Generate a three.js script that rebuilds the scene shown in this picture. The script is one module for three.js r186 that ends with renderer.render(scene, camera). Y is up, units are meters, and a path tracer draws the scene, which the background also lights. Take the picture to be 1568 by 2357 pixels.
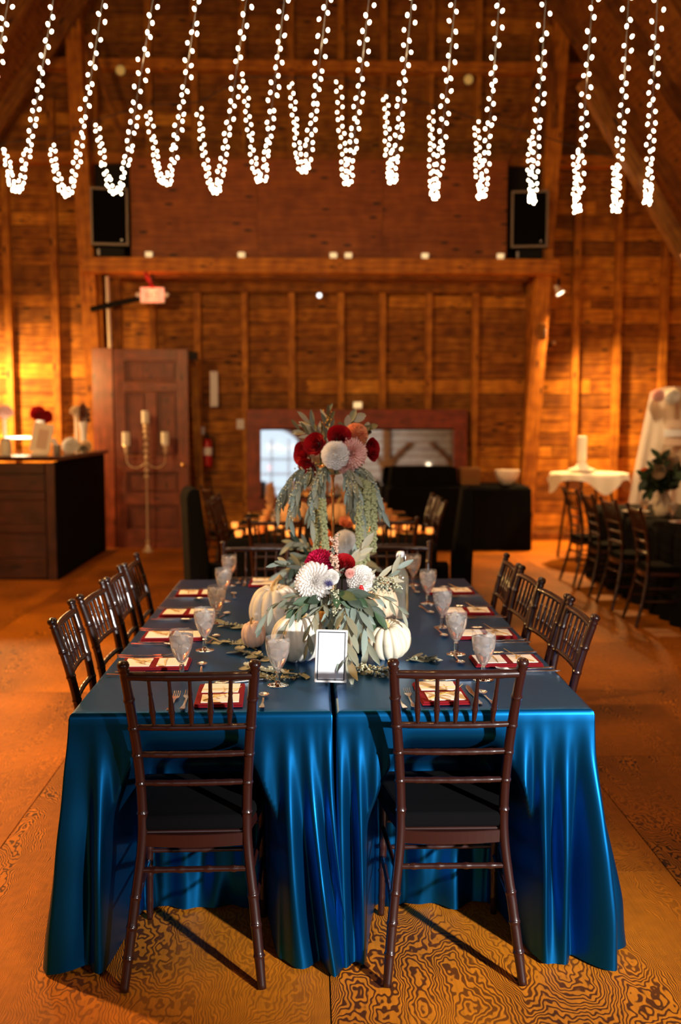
import * as THREE from 'three';
import { mergeGeometries, toCreasedNormals } from 'three/addons/utils/BufferGeometryUtils.js';
import { RoundedBoxGeometry } from 'three/addons/geometries/RoundedBoxGeometry.js';
import { ImprovedNoise } from 'three/addons/math/ImprovedNoise.js';

// ───────────────────────── camera, lights, exposure ─────────────────────────
const scene = new THREE.Scene();
const V = (x, y, z) => new THREE.Vector3(x, y, z);
const camera = new THREE.PerspectiveCamera(54.28, 1568 / 2357, 0.05, 80);
camera.position.set(0, 1.5945, 0);
camera.lookAt(camera.position.clone().add(V(Math.sin(0.02954) * Math.cos(0.0907), -Math.sin(0.0907), -Math.cos(0.02954) * Math.cos(0.0907))));
camera.focus = 3.0; camera.userData.fStop = 2.0;
const renderer = new THREE.WebGLRenderer({ antialias: true });
renderer.toneMapping = THREE.LinearToneMapping;
renderer.toneMappingExposure = 1.0;
renderer.shadowMap.enabled = true;
scene.background = new THREE.Color(0.75, 0.88, 1.0).multiplyScalar(1.3);   // overcast daylight beyond the end windows
const WARM = new THREE.Color(1.0, 0.66, 0.34), AMBER = new THREE.Color(1.0, 0.55, 0.18), COOL = new THREE.Color(1.0, 0.97, 0.94);
const LAMPS = { key: 255, centre: 36, wall: 14, pendant: 58, pendantRight: 1.5, pendantNear: 5, bar: 46, clamp: 105, clampRight: 38, stringNear: 0.42, stringFar: 0.1 };
function addLight(l, x, y, z, radius, target) {
  l.position.set(x, y, z); l.castShadow = true; l.shadow.radius = radius; l.shadow.mapSize.set(1024, 1024);
  scene.add(l);
  if (target) { l.target.position.copy(target); scene.add(l.target); }
  return l;
}

// ───────────────────────── helpers ─────────────────────────
function rng(seed) { let a = seed >>> 0; return () => { a = (a + 0x6d2b79f5) | 0; let t = Math.imul(a ^ (a >>> 15), 1 | a); t = (t + Math.imul(t ^ (t >>> 7), 61 | t)) ^ t; return ((t ^ (t >>> 14)) >>> 0) / 4294967296; }; }
const R = rng(7), rr = (a, b, f = R) => a + (b - a) * f();
const noise = new ImprovedNoise(), N3 = (x, y, z) => noise.noise(x, y, z);
const lerp = (a, b, t) => a + (b - a) * t, clamp = (x, a, b) => Math.min(b, Math.max(a, x));
const smooth = (a, b, x) => { const t = clamp((x - a) / (b - a), 0, 1); return t * t * (3 - 2 * t); };
const used = new Map();
function numbered(name) { const n = used.get(name) ?? 0; used.set(name, n + 1); return n ? name + '_' + String(n).padStart(3, '0') : name; }
function tag(o, label, category, group) { o.userData = { label, category }; if (group) o.userData.group = group; return o; }
function thing(name, label, category, p = [0, 0, 0], turn = 0, group) {
  const g = new THREE.Group(); g.name = numbered(name); g.position.set(...p); g.rotation.y = turn; scene.add(g);
  return tag(g, label, category, group);
}
function part(name, geo, mat, parent, label) {
  const m = new THREE.Mesh(geo, mat); m.castShadow = m.receiveShadow = true; parent.add(m);
  m.name = parent === scene ? numbered(name) : name;
  if (label) m.userData.label = label;
  return m;
}
function single(name, geo, mat, label, category, p, turn = 0, group) { const m = part(name, geo, mat, scene); m.position.set(...(p ?? [0, 0, 0])); m.rotation.y = turn; return tag(m, label, category, group); }
function struct(name) { const g = new THREE.Group(); g.name = name; g.userData = { kind: 'structure' }; scene.add(g); return g; }
function copy(o, p, turn, label, group) {
  const c = o.clone(); c.name = numbered(o.name.replace(/_\d+$/, '')); scene.add(c); c.position.set(...p); c.rotation.y = turn;
  c.userData = { ...o.userData }; if (label) c.userData.label = label; if (group) c.userData.group = group;
  return c;
}
const move = (g, x, y, z) => g.translate(x, y, z);
// box with metric uv, u along the grain axis ('x', 'y' or 'z')
function board(w, h, d, axis = 'x', bevel = 0, seed = null) {
  const g = bevel ? new RoundedBoxGeometry(w, h, d, 1, bevel) : new THREE.BoxGeometry(w, h, d);
  const p = g.attributes.position, n = g.attributes.normal, uv = g.attributes.uv, ox = seed === null ? rr(0, 9) : seed, oy = seed === null ? rr(0, 9) : seed * 1.7;
  for (let i = 0; i < p.count; i++) {
    const P = [p.getX(i), p.getY(i), p.getZ(i)], A = [Math.abs(n.getX(i)), Math.abs(n.getY(i)), Math.abs(n.getZ(i))];
    const k = A.indexOf(Math.max(...A)), ga = 'xyz'.indexOf(axis);
    let a = ga, b = [0, 1, 2].find((q) => q !== ga && q !== k);
    if (k === ga) [a, b] = [0, 1, 2].filter((q) => q !== k);
    uv.setXY(i, P[a] + ox, P[b] + oy);
  }
  return g;
}
// tube of varying radius along points, closed ends
function sweep(pts, rad, nr = 8, flat = 1) {
  const n = pts.length, pos = [], idx = [], uvs = [], T = pts.map((p, i) => pts[Math.min(i + 1, n - 1)].clone().sub(pts[Math.max(i - 1, 0)]).normalize());
  let u = Math.abs(T[0].y) < 0.9 ? V(0, 1, 0) : V(1, 0, 0), len = 0;
  for (let i = 0; i < n; i++) {
    u = u.clone().sub(T[i].clone().multiplyScalar(u.dot(T[i]))).normalize();
    const w = T[i].clone().cross(u), r = typeof rad === 'function' ? rad(i / (n - 1), i) : Array.isArray(rad) ? rad[i] : rad;
    if (i) len += pts[i].distanceTo(pts[i - 1]);
    for (let k = 0; k <= nr; k++) {
      const a = k / nr * Math.PI * 2, c = Math.cos(a) * r * flat, s = Math.sin(a) * r;
      pos.push(pts[i].x + u.x * c + w.x * s, pts[i].y + u.y * c + w.y * s, pts[i].z + u.z * c + w.z * s); uvs.push(len, k / nr * 0.1);
    }
  }
  const m = nr + 1;
  for (let i = 0; i < n - 1; i++) for (let k = 0; k < nr; k++) { const a = i * m + k, b = a + m; idx.push(a, a + 1, b, b, a + 1, b + 1); }
  for (const [i, f] of [[0, 1], [n - 1, 0]]) {
    const c = pos.length / 3; pos.push(pts[i].x, pts[i].y, pts[i].z); uvs.push(0, 0);
    for (let k = 0; k < nr; k++) f ? idx.push(c, i * m + k + 1, i * m + k) : idx.push(c, i * m + k, i * m + k + 1);
  }
  const g = new THREE.BufferGeometry();
  g.setAttribute('position', new THREE.Float32BufferAttribute(pos, 3)); g.setAttribute('uv', new THREE.Float32BufferAttribute(uvs, 2)); g.setIndex(idx); g.computeVertexNormals();
  return g;
}
const curve = (pts, n) => new THREE.CatmullRomCurve3(pts.map((p) => V(...p))).getPoints(n);
const line = (a, b, n) => Array.from({ length: n + 1 }, (_, i) => V(...a).lerp(V(...b), i / n));
const lathe = (prof, n = 24) => new THREE.LatheGeometry(prof.map((p) => new THREE.Vector2(...p)), n);
const merge = (list) => mergeGeometries(list.map((g) => { const q = g.index ? g.toNonIndexed() : g; for (const k of Object.keys(q.attributes)) if (!['position', 'normal', 'uv'].includes(k)) q.deleteAttribute(k); return q; }));
const rot = (g, x = 0, y = 0, z = 0) => { if (x) g.rotateX(x); if (y) g.rotateY(y); if (z) g.rotateZ(z); return g; };
// surface from a function (i / nu, j / nv) -> Vector3
function surface(nu, nv, f, flip = false) {
  const pos = [], uv = [], idx = [];
  for (let j = 0; j <= nv; j++) for (let i = 0; i <= nu; i++) { const p = f(i / nu, j / nv); pos.push(p.x, p.y, p.z); uv.push(i / nu, j / nv); }
  for (let j = 0; j < nv; j++) for (let i = 0; i < nu; i++) { const a = j * (nu + 1) + i, b = a + nu + 1; flip ? idx.push(a, b, a + 1, b, b + 1, a + 1) : idx.push(a, a + 1, b, b, a + 1, b + 1); }
  const g = new THREE.BufferGeometry(); g.setAttribute('position', new THREE.Float32BufferAttribute(pos, 3)); g.setAttribute('uv', new THREE.Float32BufferAttribute(uv, 2)); g.setIndex(idx); g.computeVertexNormals(); return g;
}

// ───────────────────────── textures and materials ─────────────────────────
function texture(w, h, f, rx = 1, ry = 1, srgb = true) {
  const d = new Uint8Array(w * h * 4);
  for (let y = 0, i = 0; y < h; y++) for (let x = 0; x < w; x++, i += 4) { const c = f(x / w, y / h, x, y); d[i] = c[0]; d[i + 1] = c[1]; d[i + 2] = c[2]; d[i + 3] = 255; }
  const t = new THREE.DataTexture(d, w, h); t.wrapS = t.wrapT = THREE.RepeatWrapping; t.magFilter = THREE.LinearFilter; t.minFilter = THREE.LinearMipmapLinearFilter; t.generateMipmaps = true;
  t.repeat.set(rx, ry); if (srgb) t.colorSpace = THREE.SRGBColorSpace; t.needsUpdate = true; return t;
}
const mix3 = (a, b, t) => [lerp(a[0], b[0], t), lerp(a[1], b[1], t), lerp(a[2], b[2], t)];
// sawn board: streaks along u, a few knots
function sawn(seed, light, dark) {
  const f = rng(seed), knots = Array.from({ length: 7 }, () => [f(), f(), rr(0.012, 0.03, f)]);
  return texture(512, 512, (u, v) => {
    let dv = 0, kn = 0;
    for (const [a, b, s] of knots) { const dx = Math.min(Math.abs(u - a), 1 - Math.abs(u - a)) * 0.6, dy = Math.min(Math.abs(v - b), 1 - Math.abs(v - b)), q = Math.exp(-(dx * dx + dy * dy) / (s * s)); kn = Math.max(kn, q); dv += (v - b) * q * 0.8; }
    const w = Math.sin(u * 6.2832), c = Math.cos(u * 6.2832);
    let g = 0.5 + 0.5 * N3(w * 0.7 + seed, c * 0.7, (v - dv) * 26) + 0.35 * N3(w * 1.7, c * 1.7 + seed, (v - dv) * 90);
    g += 0.45 * N3(w * 2.2 + 9, c * 2.2, v * 5 + seed);
    return mix3(mix3(dark, light, clamp(g, 0, 1)), [dark[0] * 0.45, dark[1] * 0.4, dark[2] * 0.4], smooth(0.35, 0.8, kn));
  }, 1 / 1.6, 1 / 0.8);
}
const plankTex = [sawn(3, [216, 150, 44], [140, 82, 14]), sawn(11, [196, 130, 34], [112, 62, 10])];
const std = (o) => new THREE.MeshStandardMaterial(o), phys = (o) => new THREE.MeshPhysicalMaterial(o);
const shade = (k, g = k, b = k) => new THREE.Color().setRGB(k, g, b);
const M = {};
M.plank = [[1, 1, 1], [0.8, 0.78, 0.75], [0.58, 0.54, 0.5], [0.9, 0.88, 0.7], [0.4, 0.36, 0.34], [0.7, 0.66, 0.6]].map((c, i) => std({ map: plankTex[i % 2], color: shade(...c.map((q) => q * 1.22)), roughness: 0.75, bumpMap: plankTex[i % 2], bumpScale: 0.002 }));
M.stud = std({ map: plankTex[0], color: shade(0.95, 0.9, 0.85), roughness: 0.7 });
M.beam = std({ map: plankTex[0], color: shade(1.1, 0.95, 0.7), roughness: 0.65 });
M.oldPost = std({ map: plankTex[1], color: shade(0.75, 0.7, 0.65), roughness: 0.8 });
M.roof = M.plank[4];   // the same timber as the walls
M.nearBlack = std({ color: shade(0.012, 0.01, 0.008), roughness: 0.9 });  // plain near-black, for backing behind boards and small dark parts
M.white = std({ map: sawn(21, [214, 214, 208], [176, 176, 170]), roughness: 0.8 });
M.redPanel = std({ map: sawn(31, [176, 98, 28], [128, 64, 16]), roughness: 0.6 });
M.redFrame = std({ map: sawn(37, [168, 70, 26], [104, 38, 12]), roughness: 0.5 });
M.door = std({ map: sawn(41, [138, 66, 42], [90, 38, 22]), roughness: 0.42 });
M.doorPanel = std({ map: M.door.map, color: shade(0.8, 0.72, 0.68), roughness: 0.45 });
M.bar = std({ map: sawn(43, [74, 34, 18], [40, 16, 8]), roughness: 0.4 });
M.barTop = std({ map: M.bar.map, color: shade(1, 0.9, 0.8), roughness: 0.22 });
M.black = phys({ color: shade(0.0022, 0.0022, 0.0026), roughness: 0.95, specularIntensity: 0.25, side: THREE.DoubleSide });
M.blackPlastic = phys({ color: shade(0.004, 0.004, 0.004), roughness: 0.6, specularIntensity: 0.4 });
M.greyMetal = std({ color: shade(0.35, 0.33, 0.3), roughness: 0.45, metalness: 0.6 });
M.mahogany = phys({ color: shade(0.02, 0.004, 0.0025), roughness: 0.42, specularIntensity: 0.5, clearcoat: 0.8, clearcoatRoughness: 0.13 });
M.cushion = phys({ color: shade(0.0015, 0.0015, 0.002), roughness: 0.95, specularIntensity: 0.2 });
// satin: the smooth threads mirror in broad lobes, so it is bright blue towards a light and dull when seen at a grazing angle
M.cloth = phys({ color: shade(0.0015, 0.098, 0.28), metalness: 0.93, roughness: 0.36, side: THREE.DoubleSide });
M.cream = std({ color: shade(0.78, 0.68, 0.55), roughness: 0.9, side: THREE.DoubleSide });
M.paper = std({ color: shade(0.82, 0.75, 0.66), roughness: 0.85 });
M.whitePaper = std({ color: shade(0.82, 0.84, 0.86), roughness: 0.7 });
M.burgundy = phys({ color: shade(0.17, 0.004, 0.008), roughness: 0.9, specularIntensity: 0.3, side: THREE.DoubleSide });
M.gold = std({ color: shade(0.95, 0.62, 0.25), roughness: 0.28, metalness: 1 });
M.goldTwig = std({ color: shade(0.55, 0.32, 0.06), roughness: 0.5, metalness: 0.3 });
M.silver = std({ color: shade(0.88, 0.8, 0.7), roughness: 0.2, metalness: 1 });
M.glass = phys({ color: shade(1), roughness: 0.02, transmission: 1, thickness: 0, ior: 1.5, specularIntensity: 1, side: THREE.DoubleSide });
M.misted = phys({ color: shade(0.97, 0.95, 0.93), roughness: 0.2, transmission: 0.92, thickness: 0, ior: 1.45, side: THREE.DoubleSide });   // cold glass beaded with condensation
M.solidGlass = phys({ color: shade(1), roughness: 0.02, transmission: 1, thickness: 0.02, ior: 1.5 });
M.water = phys({ color: shade(1), roughness: 0.0, transmission: 1, thickness: 0.05, ior: 1.33 });
M.ice = phys({ color: shade(0.97, 0.95, 0.93), roughness: 0.3, transmission: 0.8, thickness: 0.02, ior: 1.31 });
M.frost = phys({ color: shade(0.8, 0.78, 0.72), roughness: 0.5, transmission: 0.6, thickness: 0, side: THREE.DoubleSide });
M.wax = phys({ color: shade(0.95, 0.9, 0.78), roughness: 0.6, transmission: 0.15, thickness: 0.03 });
M.wire = std({ color: shade(0.012, 0.01, 0.008), roughness: 0.6 });
M.bulb = std({ color: shade(0.9, 0.8, 0.6), emissive: new THREE.Color(1, 0.78, 0.52), emissiveIntensity: 20, roughness: 0.4 });
M.votive = std({ color: shade(0.9, 0.8, 0.6), emissive: new THREE.Color(1, 0.72, 0.42), emissiveIntensity: 3, roughness: 0.4 });
M.lampGlow = std({ color: shade(0.9), emissive: new THREE.Color(1, 0.8, 0.55), emissiveIntensity: 5, roughness: 0.4 });
M.led = std({ color: shade(0.9), emissive: new THREE.Color(0.9, 0.95, 1), emissiveIntensity: 2.2, roughness: 0.4 });
M.exit = std({ color: shade(0.7, 0.25, 0.2), emissive: new THREE.Color(1, 0.18, 0.1), emissiveIntensity: 0.75, roughness: 0.5 });
M.red = std({ color: shade(0.42, 0.006, 0.008), roughness: 0.35 });
const leaf = (r, g, b) => phys({ color: shade(r, g, b), roughness: 0.6, transmission: 0.12, thickness: 0, side: THREE.DoubleSide });
M.euc = [leaf(0.22, 0.225, 0.155), leaf(0.12, 0.135, 0.09), leaf(0.4, 0.38, 0.27), leaf(0.19, 0.24, 0.2)];
M.green = [leaf(0.03, 0.07, 0.025), leaf(0.02, 0.04, 0.02)];
M.stem = std({ color: shade(0.12, 0.1, 0.04), roughness: 0.8 });
M.seed = std({ color: shade(0.42, 0.42, 0.28), roughness: 0.8 });
M.amaranth = std({ color: shade(0.3, 0.31, 0.15), roughness: 0.9 });
M.pinkSeed = std({ color: shade(0.6, 0.42, 0.32), roughness: 0.8 });
const petal = (r, g, b) => phys({ color: shade(r, g, b), roughness: 0.7, transmission: 0.3, thickness: 0, specularIntensity: 0.3, side: THREE.DoubleSide });
M.pWhite = petal(0.93, 0.91, 0.88); M.pPink = petal(0.93, 0.62, 0.55); M.pPeach = petal(0.9, 0.42, 0.2); M.pRed = petal(0.36, 0.002, 0.006); M.pMagenta = petal(0.58, 0.01, 0.09); M.pOrange = petal(0.8, 0.19, 0.04); M.pCream = petal(0.85, 0.7, 0.5);

// ───────────────────────── the barn ─────────────────────────
const ZW = -13.4, XL = -6.0, XR = 6.25, XC = 0.12, ZF = 4.2;
const roofY = (x) => 10.9 - Math.abs(x - XC) * 1.42;
{ // rotary-cut plywood sheets: contour grain
  const ply = (seed, contrast) => texture(1024, 2048, (u, v) => {
    const x = u * 1.22, y = v * 2.44;
    let h = 0.95 * N3(x * 1.5 + seed, y * 0.36, seed * 0.7) + 0.3 * N3(x * 4.6, y * 1.3 + seed, 3.1) + 0.06 * N3(x * 14 + seed, y * 6.5, 7.7) + 0.012 * N3(x * 55, y * 30, seed);
    h += x * 1.25;
    const ring = h * 70, fr = ring - Math.floor(ring), wdt = 0.42 + 0.25 * N3(x * 3 + 5, y * 1.5, seed);
    let d = smooth(0.0, 0.16, fr) * (1 - smooth(wdt, wdt + 0.18, fr));
    const wear = smooth(-0.15, 0.3, N3(x * 1.9 + 20, y * 0.9 + seed, 1.3));
    d *= contrast * (0.3 + 0.7 * wear);
    const fib = 0.09 * N3(x * 220, y * 9, seed) + 0.16 * N3(x * 2.6, y * 2.2, seed + 40) + 0.07 * N3(x * 26, y * 26, 5);
    const c = mix3([198, 116, 18], [66, 30, 5], clamp(d, 0, 1)); const k = 1 + fib;
    return [clamp(c[0] * k, 0, 255), clamp(c[1] * k, 0, 255), clamp(c[2] * k, 0, 255)];
  }, 1 / 1.22, 1 / 2.44);
  const mats = [ply(2, 0.95), ply(13, 0.85), ply(29, 0.9)].flatMap((t) => [[1, 1, 1], [0.86, 0.82, 0.78]].map((c) => phys({ map: t, color: shade(...c), roughness: 0.62, specularIntensity: 0.5, bumpMap: t, bumpScale: 0.0008 })));
  const floor = struct('floor');
  part('subfloor', move(new THREE.BoxGeometry(XR - XL + 0.6, 0.2, ZF - ZW + 0.6), (XL + XR) / 2, -0.121, (ZF + ZW) / 2), M.nearBlack, floor);
  const f = rng(5);
  for (let ix = 0; ix < 11; ix++) for (let iz = 0; iz < 8; iz++) {
    const x0 = XL - 0.05 + ix * 1.22, z1 = ZF + 0.35 - iz * 2.44 - (ix % 2) * 1.22 + 0.6;
    const g = new THREE.BoxGeometry(1.216, 0.02, 2.436), uv = g.attributes.uv, p = g.attributes.position, fl = f() < 0.5 ? 1 : -1;
    for (let i = 0; i < p.count; i++) uv.setXY(i, (p.getX(i) + 0.61) * fl, p.getZ(i) + 1.22);
    part('plywood_sheet', move(g, x0 + 0.61, -0.0115 + rr(-0.0006, 0.0006, f), z1 - 1.22), mats[Math.floor(f() * mats.length)], floor);
  }
}
{ // back wall: boards, studs, girts
  const wall = struct('wall_back'), f = rng(9);
  part('sheathing', move(new THREE.BoxGeometry(XR - XL + 0.6, 11.2, 0.12), (XL + XR) / 2, 5.5, ZW - 0.1), M.nearBlack, wall);
  let y = 0;
  while (y < 8.6) {
    const h = rr(0.15, 0.2, f), half = Math.min(6.1, (10.7 - y) / 1.42 + 0.2);
    let x = Math.max(XL, XC - half);
    const xe = Math.min(XR, XC + half);
    x -= rr(0, 2, f) * 0;
    while (x < xe - 0.05) {
      let w = rr(1.6, 4.6, f); if (xe - x - w < 0.8) w = xe - x;
      part('plank', move(board(w - 0.004, h - rr(0.004, 0.012, f), 0.025), x + w / 2, y + h / 2, ZW - 0.02 + rr(-0.004, 0.005, f)), M.plank[Math.floor(f() * 6)], wall);
      x += w;
    }
    y += h;
  }
  for (const x of [-5.75, -5.15, -4.55, -3.94, -3.33, -2.76, -2.07, -1.485, -0.87, -0.25, 0.4, 0.95, 1.56, 2.18, 2.91, 3.52, 4.08, 4.7, 5.3, 5.9]) {
    const top = Math.min(8.6, roofY(x) - 0.3);
    part('stud', move(board(0.085, top, 0.11, 'y'), x, top / 2, ZW + 0.05), M.stud, wall);
  }
  for (const [x0, x1, yy] of [[XL, -2.4, 4.96], [2.57, XR, 4.96], [-4, 4.2, 6.12], [-3, 3.3, 7.4]]) part('girt', move(board(x1 - x0, 0.14, 0.16), (x0 + x1) / 2, yy, ZW + 0.09), M.beam, wall);
  part('sill', move(board(XR - XL, 0.1, 0.14), (XL + XR) / 2, 0.05, ZW + 0.07), M.oldPost, wall);
}
for (const [side, x, s] of [['left', XL, -1], ['right', XR, 1]]) {
  const w = struct('wall_' + side), f = rng(s + 20);
  part('sheathing', move(new THREE.BoxGeometry(0.12, 3.1, ZF - ZW + 0.4), x + s * 0.1, 1.5, (ZF + ZW) / 2), M.nearBlack, w);
  for (let y = 0; y < 2.9; y += 0.2) part('plank', move(board(0.025, 0.19, ZF - ZW, 'z'), x + s * 0.02, y + 0.1, (ZF + ZW) / 2), M.plank[Math.floor(f() * 6)], w);
}
{ // whitewashed end wall behind the camera, two arched windows
  const w = struct('wall_front'), holes = [[-1.2, 2.1]];
  const sh = new THREE.Shape(); sh.moveTo(XL - 0.3, -0.1); sh.lineTo(XR + 0.3, -0.1); sh.lineTo(XR + 0.3, 2.3); sh.lineTo(XC, 11.1); sh.lineTo(XL - 0.3, 2.3); sh.closePath();
  for (const [x, wd] of holes) { const p = new THREE.Path(); p.moveTo(x - wd / 2, 1.0); p.lineTo(x - wd / 2, 2.3); p.absarc(x, 2.3, wd / 2, Math.PI, 0, true); p.lineTo(x + wd / 2, 1.0); p.closePath(); sh.holes.push(p); }
  part('boarding', move(new THREE.ExtrudeGeometry(sh, { depth: 0.12, bevelEnabled: false, curveSegments: 20 }), 0, 0, ZF), M.oldPost, w);
  for (const x of [0.35, 2.3, 4.4]) { part('post', move(board(0.2, 4.4, 0.2, 'y'), x, 2.2, ZF - 0.12), M.roof, w); for (const s of [-1, 1]) part('brace', sweep(curve([[x + s * 0.06, 1.7, ZF - 0.14], [x + s * 0.2, 2.3, ZF - 0.14], [x + s * 0.75, 2.85, ZF - 0.14]], 12), 0.07, 6), M.roof, w); }
  for (let y = 0.02; y < 4.4; y += 0.22) for (const [a, b] of y > 0.78 && y < 3.36 ? [[XL, -2.3], [-0.1, XR]] : [[XL, XR]]) part('plank', move(board(b - a, 0.18, 0.022), (a + b) / 2, y + 0.1, ZF - 0.012), M.white, w);
  holes.forEach(([x, wd], i) => {
    const g = struct('window_' + (i + 1));
    part('window_frame', move(sweep([V(-wd / 2, 1, 0), V(-wd / 2, 1.6, 0), ...Array.from({ length: 17 }, (_, k) => V(-Math.cos(k / 16 * Math.PI) * wd / 2, 2.3 + Math.sin(k / 16 * Math.PI) * wd / 2, 0)), V(wd / 2, 1.6, 0), V(wd / 2, 1, 0)], 0.05, 6), x, 0, ZF), M.oldPost, g);
    part('window_sill', move(board(wd + 0.2, 0.06, 0.2), x, 0.98, ZF), M.oldPost, g);
    for (const xx of [-0.52, 0, 0.52]) part('muntin', move(board(0.035, 1.98, 0.05, 'y'), x + xx, 1.98, ZF + 0.02), M.oldPost, g);
    for (const yy of [1.45, 1.9, 2.35]) part('muntin', move(board(wd, 0.035, 0.05), x, yy, ZF + 0.02), M.oldPost, g);
    part('pane', move(new THREE.BoxGeometry(wd, 2.4, 0.006), x, 2.19, ZF + 0.06), M.glass, g);
  });
}
{ // steep roof in the darkest wall-plank tone: boards and rafters
  const roof = struct('ceiling'), ang = Math.atan(1.42);
  for (const s of [-1, 1]) {
    const xe = s < 0 ? XL - 0.35 : XR + 0.35, run = Math.abs(xe - XC), len = run / Math.cos(ang), g = board(len, 0.1, ZF - ZW + 0.6, 'z');
    part('roof_deck', move(rot(g, 0, 0, -s * ang), XC + s * run / 2, 10.95 - run * 1.42 / 2 + 0.12, (ZF + ZW) / 2), M.roof, roof);
    for (let z = ZW + 0.7; z < ZF; z += 1.22) part('rafter', move(rot(board(len - 0.3, 0.2, 0.06, 'x'), 0, 0, -s * ang), XC + s * run / 2, 10.95 - run * 1.42 / 2 - 0.12, z), M.roof, roof);
  }
}
{ // loft front: posts, beam, soffit, panel, braces
  const f = rng(77);
  const lean = (name, a, b, w, d, m, label, cat) => { // squared timber between two points
    const A = V(...a), B = V(...b), L = A.distanceTo(B), g = board(w, L, d, 'y'), o = part(name, g, m, scene);
    o.position.copy(A).lerp(B, 0.5); o.quaternion.setFromUnitVectors(V(0, 1, 0), B.clone().sub(A).normalize()); o.userData = { kind: 'structure' }; o.name = numbered(name); return o;
  };
  lean('post', [-2.66, 0, -12.86], [-2.95, 7.2, -12.96], 0.19, 0.19, M.beam);
  lean('post', [2.76, 0, -12.86], [3.2, 7.2, -12.96], 0.19, 0.19, M.beam);
  const beam = part('beam', move(board(5.96, 0.185, 0.2, 'x', 0.008), 0.135, 3.522, -12.74), M.beam, scene); beam.name = 'beam'; beam.userData = { kind: 'structure' };
  const loft = struct('loft');
  part('soffit', move(board(5.3, 0.04, 0.58), 0.12, 3.41, -13.12), M.oldPost, loft);
  part('ledger', move(board(5.3, 0.12, 0.05), 0.12, 3.33, -13.27), M.oldPost, loft);
  for (const [x0, x1] of [[-2.25, -0.67], [-0.665, 0.91], [0.915, 2.49]]) part('plywood_panel', move(board(x1 - x0, 1.23, 0.02), (x0 + x1) / 2, 4.25, -12.88), M.redPanel, loft);
  part('top_rail', move(board(4.78, 0.09, 0.1), 0.12, 4.9, -12.9), M.oldPost, loft);
  part('recess_back', move(new THREE.BoxGeometry(0.5, 1.25, 0.02), -2.51, 4.24, -13.2), M.nearBlack, loft);  // near-black sheets put in to darken both speaker recesses
  part('recess_back', move(new THREE.BoxGeometry(0.5, 1.25, 0.02), 2.75, 4.24, -13.2), M.nearBlack, loft);
  lean('roof_brace', [-2.7, 6.25, -12.7], [-2.3, 4.98, -12.7], 0.07, 0.06, M.oldPost);
  lean('roof_brace', [2.95, 6.25, -12.7], [2.53, 4.99, -12.7], 0.07, 0.06, M.oldPost);
  lean('roof_brace', [2.98, 6.3, -12.8], [3.06, 5.25, -12.8], 0.05, 0.05, M.oldPost);
  lean('roof_brace', [-2.74, 6.3, -12.8], [-2.72, 5.3, -12.8], 0.05, 0.05, M.oldPost);
  lean('roof_strut', [5.7, 0.15, -10.1], [2.7, 4.93, -10.1], 0.15, 0.15, M.roof);
  part('pipe', sweep(line([-2.74, 2.98, -12.7], [-2.06, 3.14, -12.74], 3), 0.035, 10), M.blackPlastic, loft); part('conduit', sweep(line([-2.53, 2.45, -12.82], [-2.55, 3.4, -12.82], 3), 0.022, 8), M.cream, loft);
  lean('stud_post', [-2.44, 0, -13.0], [-2.46, 3.39, -13.0], 0.1, 0.1, M.oldPost);
}

// ───────────────────────── lamps ─────────────────────────
function floodLamp(label, p, target, col, inten, angle, pen) {
  const t = thing('flood_lamp', label, 'lamp', p), d = V(...target).sub(V(...p)).normalize(), q = new THREE.Quaternion().setFromUnitVectors(V(0, -1, 0), d);
  const h = new THREE.Group(); h.name = 'lamp_head'; h.quaternion.copy(q); t.add(h);
  part('shade', lathe([[0.025, 0.07], [0.03, 0.06], [0.032, 0.02], [0.06, -0.05], [0.063, -0.055], [0.057, -0.05], [0.028, 0.015], [0.0, 0.02]]), M.cream, h);
  part('bulb', lathe([[0, -0.052], [0.04, -0.048], [0.052, -0.04], [0.03, 0], [0, 0.012]].map(([a, b]) => [a, b])), M.lampGlow, h);
  part('clamp', move(board(0.03, 0.1, 0.03, 'y', 0.004), 0, 0.1, 0), M.blackPlastic, t);
  const l = addLight(new THREE.SpotLight(col, inten, 0, angle, pen, 2), p[0] + d.x * 0.07, p[1] + d.y * 0.07, p[2] + d.z * 0.07, 4, V(...target));
  return t;
}
floodLamp('unseen cool white key lamp on an added stand behind the camera', [3.3, 2.0, 1.5], [0.45, 0.46, -3.0], COOL, LAMPS.key, 0.21, 0.8);  // unseen key lamp, added for the cool light on the cloth front
floodLamp('added narrow white spot lamp on an added beam, brightening the flowers', [-0.7, 3.7, 1.3], [0.08, 1.24, -3.8], COOL, LAMPS.centre, 0.15, 0.8);  // unseen spot added to brighten the flowers and pumpkins
floodLamp('added cool white fill lamp brightening the whitewashed end wall', [1.2, 3.6, 1.4], [1.6, 1.7, 4.2], COOL, LAMPS.wall, 0.95, 0.9);  // unseen fill lamp added to brighten the wall that the mirror reflects
floodLamp('small cream clamp lamp on the right post, shining down on the wall', [3.13, 3.24, -12.72], [4.0, 1.5, -12.1], AMBER, LAMPS.clamp, 1.1, 1);
floodLamp('small cream clamp lamp at the right edge, shining on the draped sign', [3.74, 3.27, -9.95], [3.45, 1.05, -11.4], WARM, LAMPS.clampRight, 0.42, 0.9);
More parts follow.
